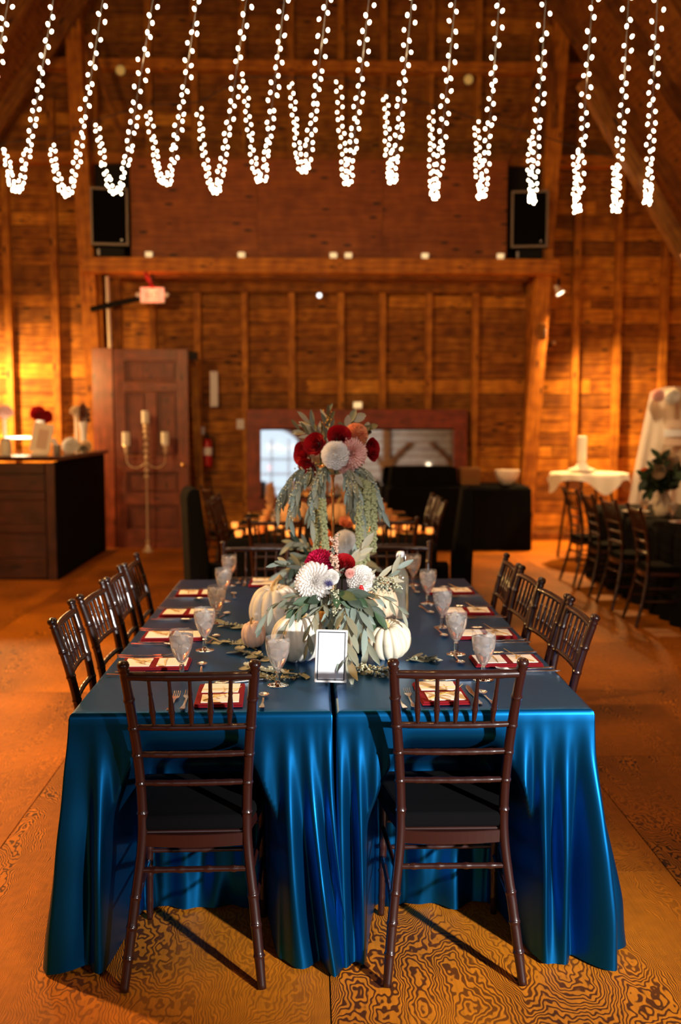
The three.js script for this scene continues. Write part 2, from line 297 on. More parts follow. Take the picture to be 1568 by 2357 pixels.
function pendant(label, p, inten, drop) {
  const t = thing('pendant_lamp', label, 'lamp', p);
  part('shade', lathe([[0.02, 0.16], [0.05, 0.14], [0.06, 0.1], [0.17, 0.0], [0.168, -0.004], [0.055, 0.09], [0.0, 0.1]], 28), M.blackPlastic, t);
  part('bulb', move(new THREE.SphereGeometry(0.045, 16, 12), 0, 0.03, 0), M.lampGlow, t);
  part('cord', sweep(line([0, 0.16, 0], [0, drop, 0], 2), 0.005, 6), M.wire, t);
  addLight(new THREE.PointLight(AMBER, inten, 0, 2), p[0], p[1] - 0.05, p[2], 4);
}
{ const t = thing('added_lamp_stand', 'added black tripod stand carrying the unseen key lamp', 'stand', [3.3, 0, 1.52]); part('pole', sweep(line([0, 0.4, 0], [0, 2.1, 0], 3), 0.016, 8), M.blackPlastic, t); for (let k = 0; k < 3; k++) part('leg', sweep(line([0, 0.8, 0], [Math.cos(k * 2.1) * 0.5, 0.0, Math.sin(k * 2.1) * 0.5], 3), 0.011, 7), M.blackPlastic, t);  // stand added to hold up the key lamp
  const o = part('beam', move(board(11, 0.16, 0.14), 0.1, 3.9, 1.36), M.oldPost, scene); o.userData = { kind: 'structure' }; }  // beam added to carry the spot and the fill lamp
pendant('black barn pendant lamp hanging over the left aisle', [-3.0, 3.3, -4.6], LAMPS.pendant, 2.6);
pendant('black barn pendant lamp hanging over the right aisle', [3.6, 3.2, -4.6], LAMPS.pendantRight, 2.4);
pendant('black barn pendant lamp hanging over the near end of the blue table', [0.25, 4.1, -2.35], LAMPS.pendantNear, 4.5);
pendant('black barn pendant lamp hanging over the bar', [-4.5, 2.3, -12.3], LAMPS.bar, 1.6);

// fairy light strings: near end, lowest point, far end
{
  const nearX = [-1.18, -1.0, -0.8, -0.59, -0.41, -0.21, -0.06, 0.12, 0.29, 0.47, 0.65, 0.83, 1.02, 1.22, 1.37, 1.49];
  const low = [[-2.66, 3.56], [-2.31, 3.48], [-1.9, 3.43], [-1.52, 3.45], [-1.12, 3.5], [-0.74, 3.46], [-0.38, 3.55], [-0.03, 3.61], [0.31, 3.53], [0.66, 3.53], [1.01, 3.42], [1.38, 3.41], [1.79, 3.39], [2.15, 3.32], [2.48, 3.34], [2.74, 3.42]];
  const far = [[-3.55, 4.15], [-3.07, 4.35], [-2.6, 4.39], [-2.14, 4.58], [-1.62, 4.73], [-1.12, 4.76], [-0.66, 5.01], [-0.19, 5.01], [0.29, 5.01], [0.76, 4.89], [1.22, 4.76], [1.69, 4.62], [2.24, 4.5], [2.71, 4.35], [3.12, 4.24], [3.46, 4.18]];
  const words = ['first', 'second', 'third', 'fourth', 'fifth', 'sixth', 'seventh', 'eighth'];
  const bulb = new THREE.IcosahedronGeometry(0.0085, 1); bulb.scale(0.9, 1.3, 0.9);
  for (let i = 0; i < 16; i++) {
    const f = rng(100 + i), zB = -8.2 + rr(-0.06, 0.06, f), zN = -4.4, zF = -10.4, [xb, yb] = low[i], [xf, yf] = far[i];
    const at = (z) => {
      const a = z > zB, s = a ? (z - zB) / (zN - zB) : (z - zB) / (zF - zB);
      return V(a ? lerp(xb, nearX[i], s) : lerp(xb, xf, s), a ? yb + (3.76 - yb) * Math.pow(s, 1.8) : yb + (yf - yb) * Math.pow(s, 1.7), z);
    };
    const pts = Array.from({ length: 61 }, (_, k) => at(lerp(zN, zF, k / 60)));
    const which = i < 8 ? `${words[i]} from the left` : `${words[15 - i]} from the right`;
    const s = thing('string_light', `sagging strand of warm white fairy lights, ${which}`, 'string light', [0, 0, 0], 0, 'fairy light strands overhead');
    part('wire', sweep(pts, 0.002, 5), M.wire, s);
    let acc = 0, k2 = 0;
    for (let k = 1; k < pts.length; k++) {
      const L = pts[k].distanceTo(pts[k - 1]); acc += L;
      while (acc > 0.088) {
        acc -= 0.088; k2++;
        const p = pts[k].clone().lerp(pts[k - 1], acc / L), side = k2 % 2 ? 1 : -1;
        const b = part('bulb', bulb, M.bulb, s); b.castShadow = false;
        b.position.set(p.x + side * rr(0.006, 0.03, f), p.y - 0.012 + rr(-0.016, 0.012, f), p.z + rr(-0.02, 0.02, f)); b.rotation.set(rr(-0.6, 0.6, f), 0, rr(-0.6, 0.6, f));
      }
    }
    for (const [z, power] of [[-5.8, LAMPS.stringNear], [-9.4, LAMPS.stringFar]]) { const p = at(z); addLight(new THREE.PointLight(WARM, power, 0, 2), p.x, p.y - 0.04, p.z, 3); }
  }
  // the two tie beams that carry the strands
  for (const [z, y, w] of [[-4.4, 3.86, 4.4]]) { const o = part('beam', move(board(w, 0.14, 0.12), 0.15, y, z + 0.02), M.roof, scene); o.userData = { kind: 'structure' }; }
  const hook = part('beam', sweep(far.map(([x, y]) => V(x, y + 0.03, -10.42)), 0.005, 6), M.wire, scene); hook.userData = { label: 'dark cable carrying the far ends of the fairy light strands', category: 'cable' }; hook.name = 'support_cable';
}

// ───────────────────────── ballroom chairs ─────────────────────────
const chairProto = (() => {
  const t = new THREE.Group(); t.name = 'ballroom_chair';
  const ptsY = [0, 0.2, 0.4, 0.52, 0.65, 0.8, 0.932], px = [0.193, 0.172, 0.15, 0.15, 0.157, 0.169, 0.18], pz = [0.095, 0.042, 0.004, 0.0, 0.012, 0.045, 0.085];
  const cv = new THREE.CatmullRomCurve3(ptsY.map((y, i) => V(px[i], y, pz[i])));
  const find = (y) => { let a = 0, b = 1; for (let i = 0; i < 30; i++) { const m = (a + b) / 2; cv.getPoint(m).y < y ? a = m : b = m; } return cv.getPoint(a); };
  const rings = [0.085, 0.165, 0.245, 0.48, 0.568, 0.655, 0.738, 0.825];
  const ringR = (d, w = 0.0045) => Math.exp(-(d * d) / (w * w));
  const ys = []; for (let y = 0; y < 0.905; y += 0.012) ys.push(y); for (const r of rings) for (const d of [-0.006, -0.003, 0, 0.003, 0.006]) ys.push(r + d); ys.sort((a, b) => a - b);
  for (const s of [-1, 1]) {
    const P = ys.map((y) => { const p = find(y); return V(p.x * s, p.y, p.z); }), rad = ys.map((y) => 0.0125 + 0.002 * smooth(0, 0.1, y) - 0.001 * smooth(0.6, 0.3, y) * 0 + 0.0028 * rings.reduce((a, r) => Math.max(a, ringR(y - r)), 0));
    const top = find(0.905), fin = [[0.013, 0.908], [0.0165, 0.913], [0.012, 0.918], [0.0165, 0.925], [0.0175, 0.931], [0.0145, 0.938], [0.006, 0.942]];
    for (const [r, y] of fin) { P.push(V(top.x * s + (y - 0.905) * 0.08 * s, y, top.z + (y - 0.905) * 0.3)); rad.push(r); }
    part('rear_leg', sweep(P, rad, 10), M.mahogany, t);
  }
  const rail = (name, y, r, bow, marks) => {
    const p = find(y), n = 44, P = [], rad = [];
    for (let i = 0; i <= n; i++) { const x = lerp(-p.x, p.x, i / n); P.push(V(x, y, p.z + bow * (1 - (x / p.x) ** 2))); const m = Math.min(...marks.map((q) => Math.abs(Math.abs(x - q * p.x) - 0.0045))); rad.push(r * (1 + 0.1 * (1 - (x / p.x) ** 2)) + 0.0022 * ringR(m, 0.003)); }
    part(name, sweep(P, rad, 10), M.mahogany, t);
  };
  const five = [-0.64, -0.32, 0, 0.32, 0.64];
  rail('top_rail', 0.897, 0.0118, 0.012, five); rail('rail', 0.74, 0.0085, 0.01, five); rail('rail', 0.656, 0.0085, 0.008, five); rail('rail', 0.569, 0.0085, 0.006, five); rail('stretcher', 0.318, 0.0078, 0, [-0.7, -0.25, 0.25, 0.7]);
  const a = find(0.89), b = find(0.745);
  for (const q of five) {
    const bowA = 0.012 * (1 - q * q), bowB = 0.01 * (1 - q * q), n = 30;
    part('spindle', sweep(line([b.x * q, 0.745, b.z + bowB], [a.x * q, 0.89, a.z + bowA], n), (u) => 0.0055 + 0.0028 * Math.sin(Math.PI * clamp((u - 0.05) / 0.6, 0, 1)) + 0.0022 * ringR(u - 0.3, 0.02) + 0.0022 * ringR(u - 0.68, 0.02), 8), M.mahogany, t);
  }
  const outline = (k, zr = -0.005, zf = -0.335) => { const s = new THREE.Shape(); s.moveTo(-0.135 * k, zr); s.lineTo(0.135 * k, zr); s.quadraticCurveTo(0.165 * k, -0.08, 0.193 * k, zf + 0.03); s.quadraticCurveTo(0.195 * k, zf, 0.165 * k, zf); s.lineTo(-0.165 * k, zf); s.quadraticCurveTo(-0.195 * k, zf, -0.193 * k, zf + 0.03); s.quadraticCurveTo(-0.165 * k, -0.08, -0.135 * k, zr); return s; };
  const slab = (k, y0, h, bev) => { const g = new THREE.ExtrudeGeometry(outline(k), { depth: h - 2 * bev, bevelEnabled: true, bevelSize: bev, bevelThickness: bev, bevelSegments: 3, curveSegments: 6 }); g.rotateX(Math.PI / 2); return move(g, 0, y0 + h - bev, 0); };
  part('seat', slab(1, 0.395, 0.032, 0.006), M.mahogany, t);
  part('cushion', slab(0.97, 0.427, 0.045, 0.014), M.cushion, t);
  part('apron', surfaceBox(), M.mahogany, t);
  function surfaceBox() { const s = new THREE.Shape(); s.moveTo(-0.138, 0.006); s.quadraticCurveTo(0, 0.03, 0.138, 0.006); s.lineTo(0.138, -0.006); s.quadraticCurveTo(0, 0.014, -0.138, -0.006); const g = new THREE.ExtrudeGeometry(s, { depth: 0.034, bevelEnabled: true, bevelSize: 0.002, bevelThickness: 0.002, bevelSegments: 1, curveSegments: 12 }); g.rotateX(Math.PI / 2); return move(g, 0, 0.419, 0.002); }
  const fr = [0.06, 0.15, 0.24, 0.33];
  for (const s of [-1, 1]) {
    part('front_leg', sweep(line([0.183 * s, 0, -0.322], [0.176 * s, 0.398, -0.306], 50), (u) => 0.0105 + 0.0035 * u + 0.0025 * fr.reduce((m, r) => Math.max(m, ringR(u * 0.398 - r)), 0), 10), M.mahogany, t);
    for (const y of [0.2, 0.3]) { const p = find(y); part('stretcher', sweep(line([p.x * s, y, p.z], [0.18 * s, y, lerp(-0.322, -0.306, y / 0.398)], 24), (u) => 0.0072 + 0.002 * [0.2, 0.5, 0.8].reduce((m, r) => Math.max(m, ringR((u - r) * 0.35, 0.004)), 0), 8), M.mahogany, t); }
  }
  for (const y of [0.23, 0.32]) part('stretcher', sweep(line([-0.18, y, lerp(-0.322, -0.306, y / 0.398)], [0.18, y, lerp(-0.322, -0.306, y / 0.398)], 24), (u) => 0.0072 + 0.002 * [0.2, 0.5, 0.8].reduce((m, r) => Math.max(m, ringR((u - r) * 0.35, 0.004)), 0), 8), M.mahogany, t);
  return t;
})();
function chair(x, z, turn, label, group) {
  const c = chairProto.clone(); c.name = numbered('ballroom_chair'); c.position.set(x, 0.0, z); c.rotation.y = turn; scene.add(c); return tag(c, label, 'chair', group);
}
const Q = Math.PI / 2, ord = ['nearest the camera', 'second from the camera', 'third from the camera', 'farthest from the camera'];
chair(-0.336, -2.782, 0.012, 'dark mahogany bamboo-turned chair at the left near end of the blue table', 'chairs at the blue table');
chair(0.405, -2.782, -0.006, 'dark mahogany bamboo-turned chair at the right near end of the blue table', 'chairs at the blue table');
[[-0.79, -3.49], [-0.788, -3.94], [-0.785, -4.37], [-0.785, -4.79]].forEach(([x, z], i) => chair(x, z, -Q + [0.06, -0.03, 0.04, 0.02][i], `dark mahogany chair on the left side of the blue table, ${ord[i]}`, 'chairs at the blue table'));
[[0.885, -3.5], [0.882, -3.9], [0.88, -4.3], [0.88, -4.72]].forEach(([x, z], i) => chair(x, z, Q + [-0.03, 0.05, 0.02, -0.04][i], `dark mahogany chair on the right side of the blue table, ${ord[i]}`, 'chairs at the blue table'));
chair(-0.3, -5.36, Math.PI + 0.03, 'dark mahogany chair at the far end of the blue table, left of the tall stand', 'chairs at the blue table');
chair(0.47, -5.36, Math.PI - 0.03, 'dark mahogany chair at the far end of the blue table, right of the tall stand', 'chairs at the blue table');
// second long table behind
chair(-0.25, -6.9, 0.02, 'dark chair at the near end of the rear table, left one', 'chairs at the rear table');
chair(0.55, -6.9, -0.02, 'dark chair at the near end of the rear table, right one', 'chairs at the rear table');
function coveredChair(x, z, turn, label) {
  const t = thing('covered_chair', label, 'chair', [x, 0, z], turn), sh = new THREE.Shape(); sh.moveTo(0.1, 0.01); sh.lineTo(0.13, 1.0); sh.quadraticCurveTo(0.12, 1.07, 0.07, 1.05); sh.lineTo(0.0, 0.5); sh.lineTo(0.0, 0.01); sh.closePath();
  const g = new THREE.ExtrudeGeometry(sh, { depth: 0.38, bevelEnabled: true, bevelSize: 0.02, bevelThickness: 0.02, bevelSegments: 3 }); g.rotateY(-Q); part('back_cover', move(g, 0.19, 0.012, 0), M.black, t);
  part('seat_cover', surface(64, 8, (u, v) => { const a = u * 6.2832, q = Math.max(Math.abs(Math.cos(a)), Math.abs(Math.sin(a))), r = 0.2 / Math.pow(q, 0.9), k = Math.max(0, (v - 0.25) / 0.75), m = Math.min(1, v / 0.25); return V(Math.cos(a) * r * m * (1 + 0.06 * k + 0.03 * k * Math.sin(a * 12)), lerp(0.47, 0.008, k), -0.24 + Math.sin(a) * r * m * (1 + 0.06 * k + 0.03 * k * Math.sin(a * 12))); }, true), M.black, t);
}
coveredChair(-0.84, -7.75, -Q + 0.25, 'black cloth-covered chair at the left corner of the rear table'); coveredChair(1.12, -7.75, Q - 0.1, 'black cloth-covered chair at the right corner of the rear table');
[-8.4, -8.95].forEach((z, i) => chair(-0.76, z, -Q, `dark chair along the left side of the rear table, ${['nearer', 'farther'][i]} one`, 'chairs at the rear table'));
chair(-0.98, -10.1, -Q + 0.4, 'dark chair standing alone beyond the left corner of the rear table', 'chairs at the rear table');
[-8.4, -8.95].forEach((z, i) => chair(1.03, z, Q, `dark chair along the right side of the rear table, ${['nearer', 'farther'][i]} one`, 'chairs at the rear table'));
// table on the right
[-9.72, -9.1, -8.45, -7.75].forEach((z, i) => chair(2.62, z, -Q + [0.1, 0, 0.05, -0.05][i], `dark chair in shadow along the left side of the right-hand table, ${ord[3 - i]}`, 'chairs at the right-hand table'));

// ───────────────────────── blue tablecloths ─────────────────────────
// outline of a rounded rectangle by distance along it, starting at the left front corner and running along the front edge
function clothSurface(x0, x1, z0, z1, flare, pockets, ridges, foldSeed, inner) {
  const H = 0.757, rc = 0.02, W = x1 - x0, L = z0 - z1, per = 2 * (W + L), nu = 560, f = rng(foldSeed);
  const perim = (s) => { // returns [x, z, nx, nz]
    s = ((s % per) + per) % per;
    const segs = [[W, 0], [L, 1], [W, 2], [L, 3]]; let k = 0; while (s > segs[k][0]) { s -= segs[k][0]; k++; }
    const c = [[x0 + s, z0, 0, 1], [x1, z0 - s, 1, 0], [x1 - s, z1, 0, -1], [x0, z1 + s, -1, 0]][k], len = segs[k][0], e = 0.09;
    let [x, z, nx, nz] = c; // blend the normals around corners
    const nb = [[0, 1], [1, 0], [0, -1], [-1, 0]];
    if (s < e) { const q = nb[(k + 3) % 4], t = 0.5 - 0.5 * s / e; nx = lerp(nx, q[0], t); nz = lerp(nz, q[1], t); }
    if (s > len - e) { const q = nb[(k + 1) % 4], t = 0.5 - 0.5 * (len - s) / e; nx = lerp(nx, q[0], t); nz = lerp(nz, q[1], t); }
    const m = Math.hypot(nx, nz); return [x, z, nx / m, nz / m];
  };
  const outv = (s) => { for (let i = 0; i < flare.length - 1; i++) if (s <= flare[i + 1][0]) { const [a, b] = [flare[i], flare[i + 1]], t = smooth(a[0], b[0], s); return [lerp(a[1], b[1], t), lerp(a[2], b[2], t), lerp(a[3] ?? 0, b[3] ?? 0, t)]; } const q = flare.at(-1); return [q[1], q[2], q[3] ?? 0]; };
  const grid = [], rows = [[9, 0], [0.3, 0], [0.22, 0], [0.14, 0], [0.08, 0], [0.04, 0], [0.018, 0], [0.009, 0.002], [0.003, 0.008], [0, 0.018]];
  const nt = 40, N = rows.length + nt, pos = [], uv = [], idx = [];
  for (let j = 0; j < N; j++) for (let i = 0; i <= nu; i++) {
    // finer sampling on the front edge and its corners
    const q = i / nu, s = q < 0.62 ? (q / 0.62) * (W + 0.8) - 0.4 : W + 0.4 + (q - 0.62) / 0.38 * (per - W - 0.8);
    let [x, z, nx, nz] = perim(s), y = H;
    if (j < rows.length) {
      const [d, dy] = rows[j]; x = clamp(x, x0 + Math.min(d, W / 2), x1 - Math.min(d, W / 2)); z = clamp(z, z1 + Math.min(d, W / 2), z0 - Math.min(d, W / 2)); y = H - dy + 0.0012 * N3(x * 7, z * 5, foldSeed) * (dy ? 0 : 1);
      if (d > 0.15) y = H + 0.0012 * N3(x * 7, z * 5, foldSeed);
    } else {
      const t = (j - rows.length + 1) / nt, sm = ((s + 0.4) % per + per) % per - 0.4, [o, amp, tan] = outv(sm);
      let off = o * Math.pow(t, 1.15);
      off += 1.5 * amp * Math.pow(smooth(0.03, 0.9, t), 0.9) * (0.62 * Math.sin(sm * 58 + foldSeed + t * 1.1 + 2.4 * N3(sm * 5, 0.3, foldSeed)) + 0.5 * Math.sin(sm * 31 + foldSeed * 2 - t * 1.4));
      for (const [c, hw, soft, depth] of pockets) {
        const grow = lerp(0.55, 1, smooth(0.08, 0.5, t)), e = Math.abs(sm - c);
        off -= depth * smooth(0.07, 0.36, t) * (1 - smooth(hw * grow, hw * grow + soft, e)) * (1 + 0.06 * N3(sm * 9, t * 3, foldSeed));
      }
      for (const [c, w, a, drift] of ridges) { const e = (sm - c - (drift || 0) * t) / (w * (0.75 + 0.6 * t)); off += a * Math.pow(smooth(0.0, 0.85, t), 0.85) * (Math.exp(-e * e) - 0.45 * Math.exp(-Math.pow(Math.abs(e) - 1.7, 2) * 2)); }
      off += 0.006 * N3(sm * 8, t * 4, foldSeed + 3) * smooth(0, 0.2, t);
      if (inner && (inner > 0 ? nx > 0.05 : nx < -0.05)) { nz = nz / Math.max(0.3, Math.abs(nz)); nx *= 0.06; if (Math.abs(nz) < 0.05) off *= 0.1; }
      x += nx * off + (tan || 0) * t * t; z += nz * off; y = lerp(H - 0.02, 0.006 + 0.012 * Math.abs(N3(sm * 6, 1, foldSeed)), t);
    }
    pos.push(x, y, z); uv.push(s, j / N);
  }
  const strip = (j0, j1) => { const q = []; for (let j = j0; j < j1; j++) for (let i = 0; i < nu; i++) { const a = (j - j0) * (nu + 1) + i, b = a + nu + 1; q.push(a, b, a + 1, b, b + 1, a + 1); } const g = new THREE.BufferGeometry(), A = j0 * (nu + 1), B = (j1 + 1) * (nu + 1); g.setAttribute('position', new THREE.Float32BufferAttribute(pos.slice(A * 3, B * 3), 3)); g.setAttribute('uv', new THREE.Float32BufferAttribute(uv.slice(A * 2, B * 2), 2)); g.setIndex(q); g.computeVertexNormals(); return g; };
  return [strip(0, rows.length - 3), strip(rows.length - 3, N - 1)];
}
{
  const XA = -0.7, XS = 0.066, XB = 0.828, Z0 = -2.83, Z1 = -5.28, W1 = XS - 0.005 - XA, W2 = XB - XS - 0.005, L = Z0 - Z1;
  const sideP = (w, zs) => zs.map((z) => [w + (Z0 - z), 0.2, 0.07, 0.31]);
  // flare: [distance, outward, fold amplitude, sideways drift]
  const left = clothSurface(XA, XS - 0.005, Z0, Z1,
    [[-0.4, 0.03, 0.01], [-0.12, 0.06, 0.02], [0, 0.085, 0.02], [0.06, 0.035, 0.02], [0.13, 0.0, 0.015], [0.2, 0, 0.01], [0.52, 0.0, 0.01, 0.0], [0.6, 0.02, 0.012, 0.0], [0.68, 0.035, 0.015, 0.04], [0.74, 0.04, 0.015, 0.05], [W1, 0.03, 0.01, 0.05], [W1 + 0.1, 0, 0.004], [W1 + L, 0.02, 0.01], [W1 * 2 + L, 0.02, 0.01], [2 * (W1 + L) - 0.4, 0.04, 0.01]],
    [[0.352, 0.195, 0.06, 0.325], ...[-3.49, -3.94, -4.37, -4.79].map((z) => [2 * (W1 + L) - (Z0 - z), 0.21, 0.05, 0.3]), [W1 + L + 0.37, 0.2, 0.08, 0.3]],
    [[0.0, 0.028, 0.03, 0], [0.085, 0.02, 0.03, 0.01], [0.15, 0.018, 0.02, 0], [0.56, 0.022, 0.036, 0.0], [0.625, 0.017, 0.034, 0.02], [0.685, 0.016, 0.04, 0.035], [W1 - 0.015, 0.014, 0.045, 0.02]], 3, 1);
  const right = clothSurface(XS + 0.005, XB, Z0, Z1,
    [[-0.4, 0, 0.004], [-0.1, 0, 0.004], [0, 0.03, 0.015], [0.06, 0.03, 0.015], [0.12, 0.01, 0.015], [0.2, 0, 0.012], [0.5, 0.01, 0.015], [0.58, 0.015, 0.015], [0.66, 0.02, 0.015], [W2, 0.06, 0.015], [W2 + 0.1, 0.065, 0.02], [W2 + 0.3, 0.05, 0.02], [W2 + L, 0.03, 0.01], [W2 * 2 + L, 0.02, 0.01], [2 * (W2 + L) - 0.4, 0, 0.004]],
    [[0.335, 0.195, 0.06, 0.325], ...[-3.5, -3.9, -4.3, -4.72].map((z) => [W2 + (Z0 - z), 0.21, 0.05, 0.3]), [W2 + L + 0.34, 0.2, 0.08, 0.3]],
    [[0.01, 0.016, 0.04, 0.02], [0.06, 0.014, 0.03, 0.02], [0.115, 0.014, 0.025, 0.01], [0.55, 0.018, 0.04, 0], [0.605, 0.018, 0.042, 0.01], [0.675, 0.02, 0.052, -0.005], [0.74, 0.018, 0.05, 0], [W2 + 0.07, 0.024, 0.06, 0], [W2 + 0.18, 0.03, 0.04, 0], [W2 + 0.3, 0.03, 0.03, 0]], 8, -1);
  for (const [[top, skirt], side] of [[left, 'left'], [right, 'right']]) {
    const t = thing('tablecloth', `deep blue satin tablecloth hanging to the floor, ${side} half of the near table`, 'tablecloth');
    part('top_cloth', top, M.cloth, t); part('skirt', skirt, M.cloth, t);
  }
}

// ───────────────────────── place settings ─────────────────────────
const flatware = (() => {
  const prof = (z) => 0.0018 + 0.010 * Math.pow(clamp((z - 0.02) / 0.16, 0, 1), 2) * (1 - 0.6 * smooth(0.15, 0.19, z)); // gentle arch
  const plate = (outline, th = 0.0016, bend = (x, z) => 0) => { // flat outline in x,z swept thick
    const s = new THREE.Shape(outline.map((p) => new THREE.Vector2(...p))), g = new THREE.ExtrudeGeometry(s, { depth: th, bevelEnabled: true, bevelSize: 0.0006, bevelThickness: 0.0005, bevelSegments: 1, curveSegments: 6 });
    g.rotateX(-Math.PI / 2); const p = g.attributes.position; for (let i = 0; i < p.count; i++) p.setY(i, p.getY(i) + bend(p.getX(i), p.getZ(i))); g.computeVertexNormals(); return g;
  };
  const handleOutline = (L, w0, w1) => { const a = [], n = 16; for (let i = 0; i <= n; i++) { const t = i / n; a.push([lerp(w0, w1, smooth(0.5, 0.95, t)) * (t > 0.96 ? 0.75 : 1), -t * L]); } return [...a, ...a.slice().reverse().map(([x, y]) => [-x, y])]; };
  const fork = () => { const g = new THREE.Group(); g.name = 'fork';
    part('handle', plate(handleOutline(0.125, 0.0028, 0.0075), 0.0016, (x, z) => prof(z)), M.silver, g);
    part('head', plate([[-0.004, 0], [-0.011, 0.02], [-0.011, 0.03], [0.011, 0.03], [0.011, 0.02], [0.004, 0]], 0.0014, (x, z) => 0.0035), M.silver, g);
    for (const x of [-0.0092, -0.0031, 0.0031, 0.0092]) part('tine', sweep([V(x, 0.0045, -0.028), V(x, 0.004, -0.05), V(x * 0.97, 0.0095, -0.074)], (u) => 0.0017 - 0.0008 * u, 5), M.silver, g);
    return g; };
  const spoon = () => { const g = new THREE.Group(); g.name = 'spoon';
    part('handle', plate(handleOutline(0.12, 0.0026, 0.0075), 0.0016, (x, z) => prof(z)), M.silver, g);
    part('bowl', surface(10, 12, (u, v) => { const a = v * Math.PI, w = 0.0165 * Math.pow(Math.sin(a), 0.7), x = (u * 2 - 1) * w; return V(x, 0.0062 - 0.0055 * Math.sin(a) * (1 - (u * 2 - 1) ** 2), -0.0 - v * 0.052); }), M.silverD, g);
    return g; };
  const knife = () => { const g = new THREE.Group(); g.name = 'knife';
    part('handle', plate(handleOutline(0.1, 0.004, 0.0075), 0.003, () => 0.001), M.silver, g);
    part('blade', plate([[-0.004, 0], [-0.0085, 0.03], [-0.0085, 0.09], [-0.002, 0.118], [0.006, 0.11], [0.006, 0]], 0.0012, () => 0.001), M.silver, g);
    return g; };
  M.silverD = M.silver.clone(); M.silverD.side = THREE.DoubleSide;
  return { fork: fork(), spoon: spoon(), knife: knife() };
})();
const scriptTex = (() => { const c = document.createElement('canvas'); c.width = 128; c.height = 128; const x = c.getContext('2d'); x.fillStyle = '#ece2d4'; x.fillRect(0, 0, 128, 128); const f = rng(3); x.fillStyle = 'rgba(110,95,85,0.09)'; for (let i = 0; i < 9; i++) { const w = rr(20, 44, f); x.fillRect(64 - w, 20 + i * 11, w * 2, 3); } const t = new THREE.CanvasTexture(c); t.colorSpace = THREE.SRGBColorSpace; return t; })();
M.menu = std({ map: scriptTex, color: shade(0.95), roughness: 0.85 });
function placeSetting(cx, cz, turn, who, seed, k = 1) {
  const T = 0.7575, f = rng(seed), at = (x, z) => { const c = Math.cos(turn), s = Math.sin(turn); return [cx + x * c + z * s, cz - x * s + z * c]; };
  const put = (o, x, z, y, ry, label, cat, group) => { const [X, Z] = at(x, z); o.position.set(X, T + y, Z); o.rotation.y = turn + ry; o.name = numbered(o.name); scene.add(o); return tag(o, label, cat, group); };
  const cl = (p) => p.clone();
  { // burgundy napkin folded in a flat rectangle
    const g = new THREE.Group(); g.name = 'napkin';
    part('fold', move(new RoundedBoxGeometry(0.145, 0.006, 0.235, 2, 0.0028), 0, 0.0035, 0), M.burgundy, g);
    part('fold', move(new RoundedBoxGeometry(0.141, 0.005, 0.229, 2, 0.0024), 0.001, 0.009, 0.001), M.burgundy, g);
    put(g, 0, 0, 0.001, rr(-0.03, 0.03, f), `flat folded burgundy napkin under the cards at the ${who}`, 'napkin', 'burgundy napkins');
  }
  { const g = new THREE.Group(); g.name = 'menu_card';
    part('card', move(new RoundedBoxGeometry(0.112, 0.0022, 0.1, 1, 0.0008), 0, 0, 0), M.menu, g);
    part('twine', sweep(curve([[-0.057, 0.001, 0.02], [0, 0.003, 0.022], [0.057, 0.001, 0.018]], 8), 0.0012, 5), M.goldTwig, g);
    put(g, 0, -0.058, 0.0137, rr(-0.05, 0.05, f), `cream menu card on the burgundy napkin at the ${who}`, 'card', 'cream menu cards'); }
  { const g = new THREE.Group(); g.name = 'name_card';
    part('card', move(new RoundedBoxGeometry(0.112, 0.002, 0.088, 1, 0.0008), 0, 0, 0), M.paper, g);
    const tw = part('gold_sprig', sweep(curve([[-0.05, 0.003, 0.03], [-0.01, 0.006, 0.0], [0.04, 0.012, -0.03], [0.062, 0.022, -0.05]], 10), (u) => 0.0017 - 0.001 * u, 5), M.goldTwig, g);
    for (let i = 0; i < 6; i++) { const o = part('leaflet', leafGeo(0.026, 0.008, 0.2, 3), M.goldTwig, tw); o.position.set(rr(-0.03, 0.03, f), 0.006, rr(-0.025, 0.015, f)); o.rotation.set(rr(-0.5, 0.1, f), rr(-2, 2, f), 0); }
    put(g, 0.004, 0.058, 0.0136, rr(-0.08, 0.08, f), `cream name card with gold sprig at the ${who}`, 'card', 'cream name cards'); }
  put(cl(flatware.fork), -0.135, 0.03, 0.0012, rr(-0.05, 0.05, f), `outer fork left of the napkin at the ${who}`, 'fork', 'forks');
  put(cl(flatware.fork), -0.1, 0.02, 0.0012, rr(-0.05, 0.05, f), `inner fork left of the napkin at the ${who}`, 'fork', 'forks');
  put(cl(flatware.knife), 0.1, 0.02, 0.0012, rr(-0.05, 0.05, f), `knife right of the napkin at the ${who}`, 'knife', 'knives');
  put(cl(flatware.spoon), 0.132, 0.02, 0.0012, rr(-0.06, 0.06, f), `spoon right of the knife at the ${who}`, 'spoon', 'spoons');
  if (k) put(cl(flatware.spoon), 0.02, -0.16, 0.0012, Q + rr(-0.3, 0.3, f), `dessert spoon above the napkin at the ${who}`, 'spoon', 'dessert spoons');
}
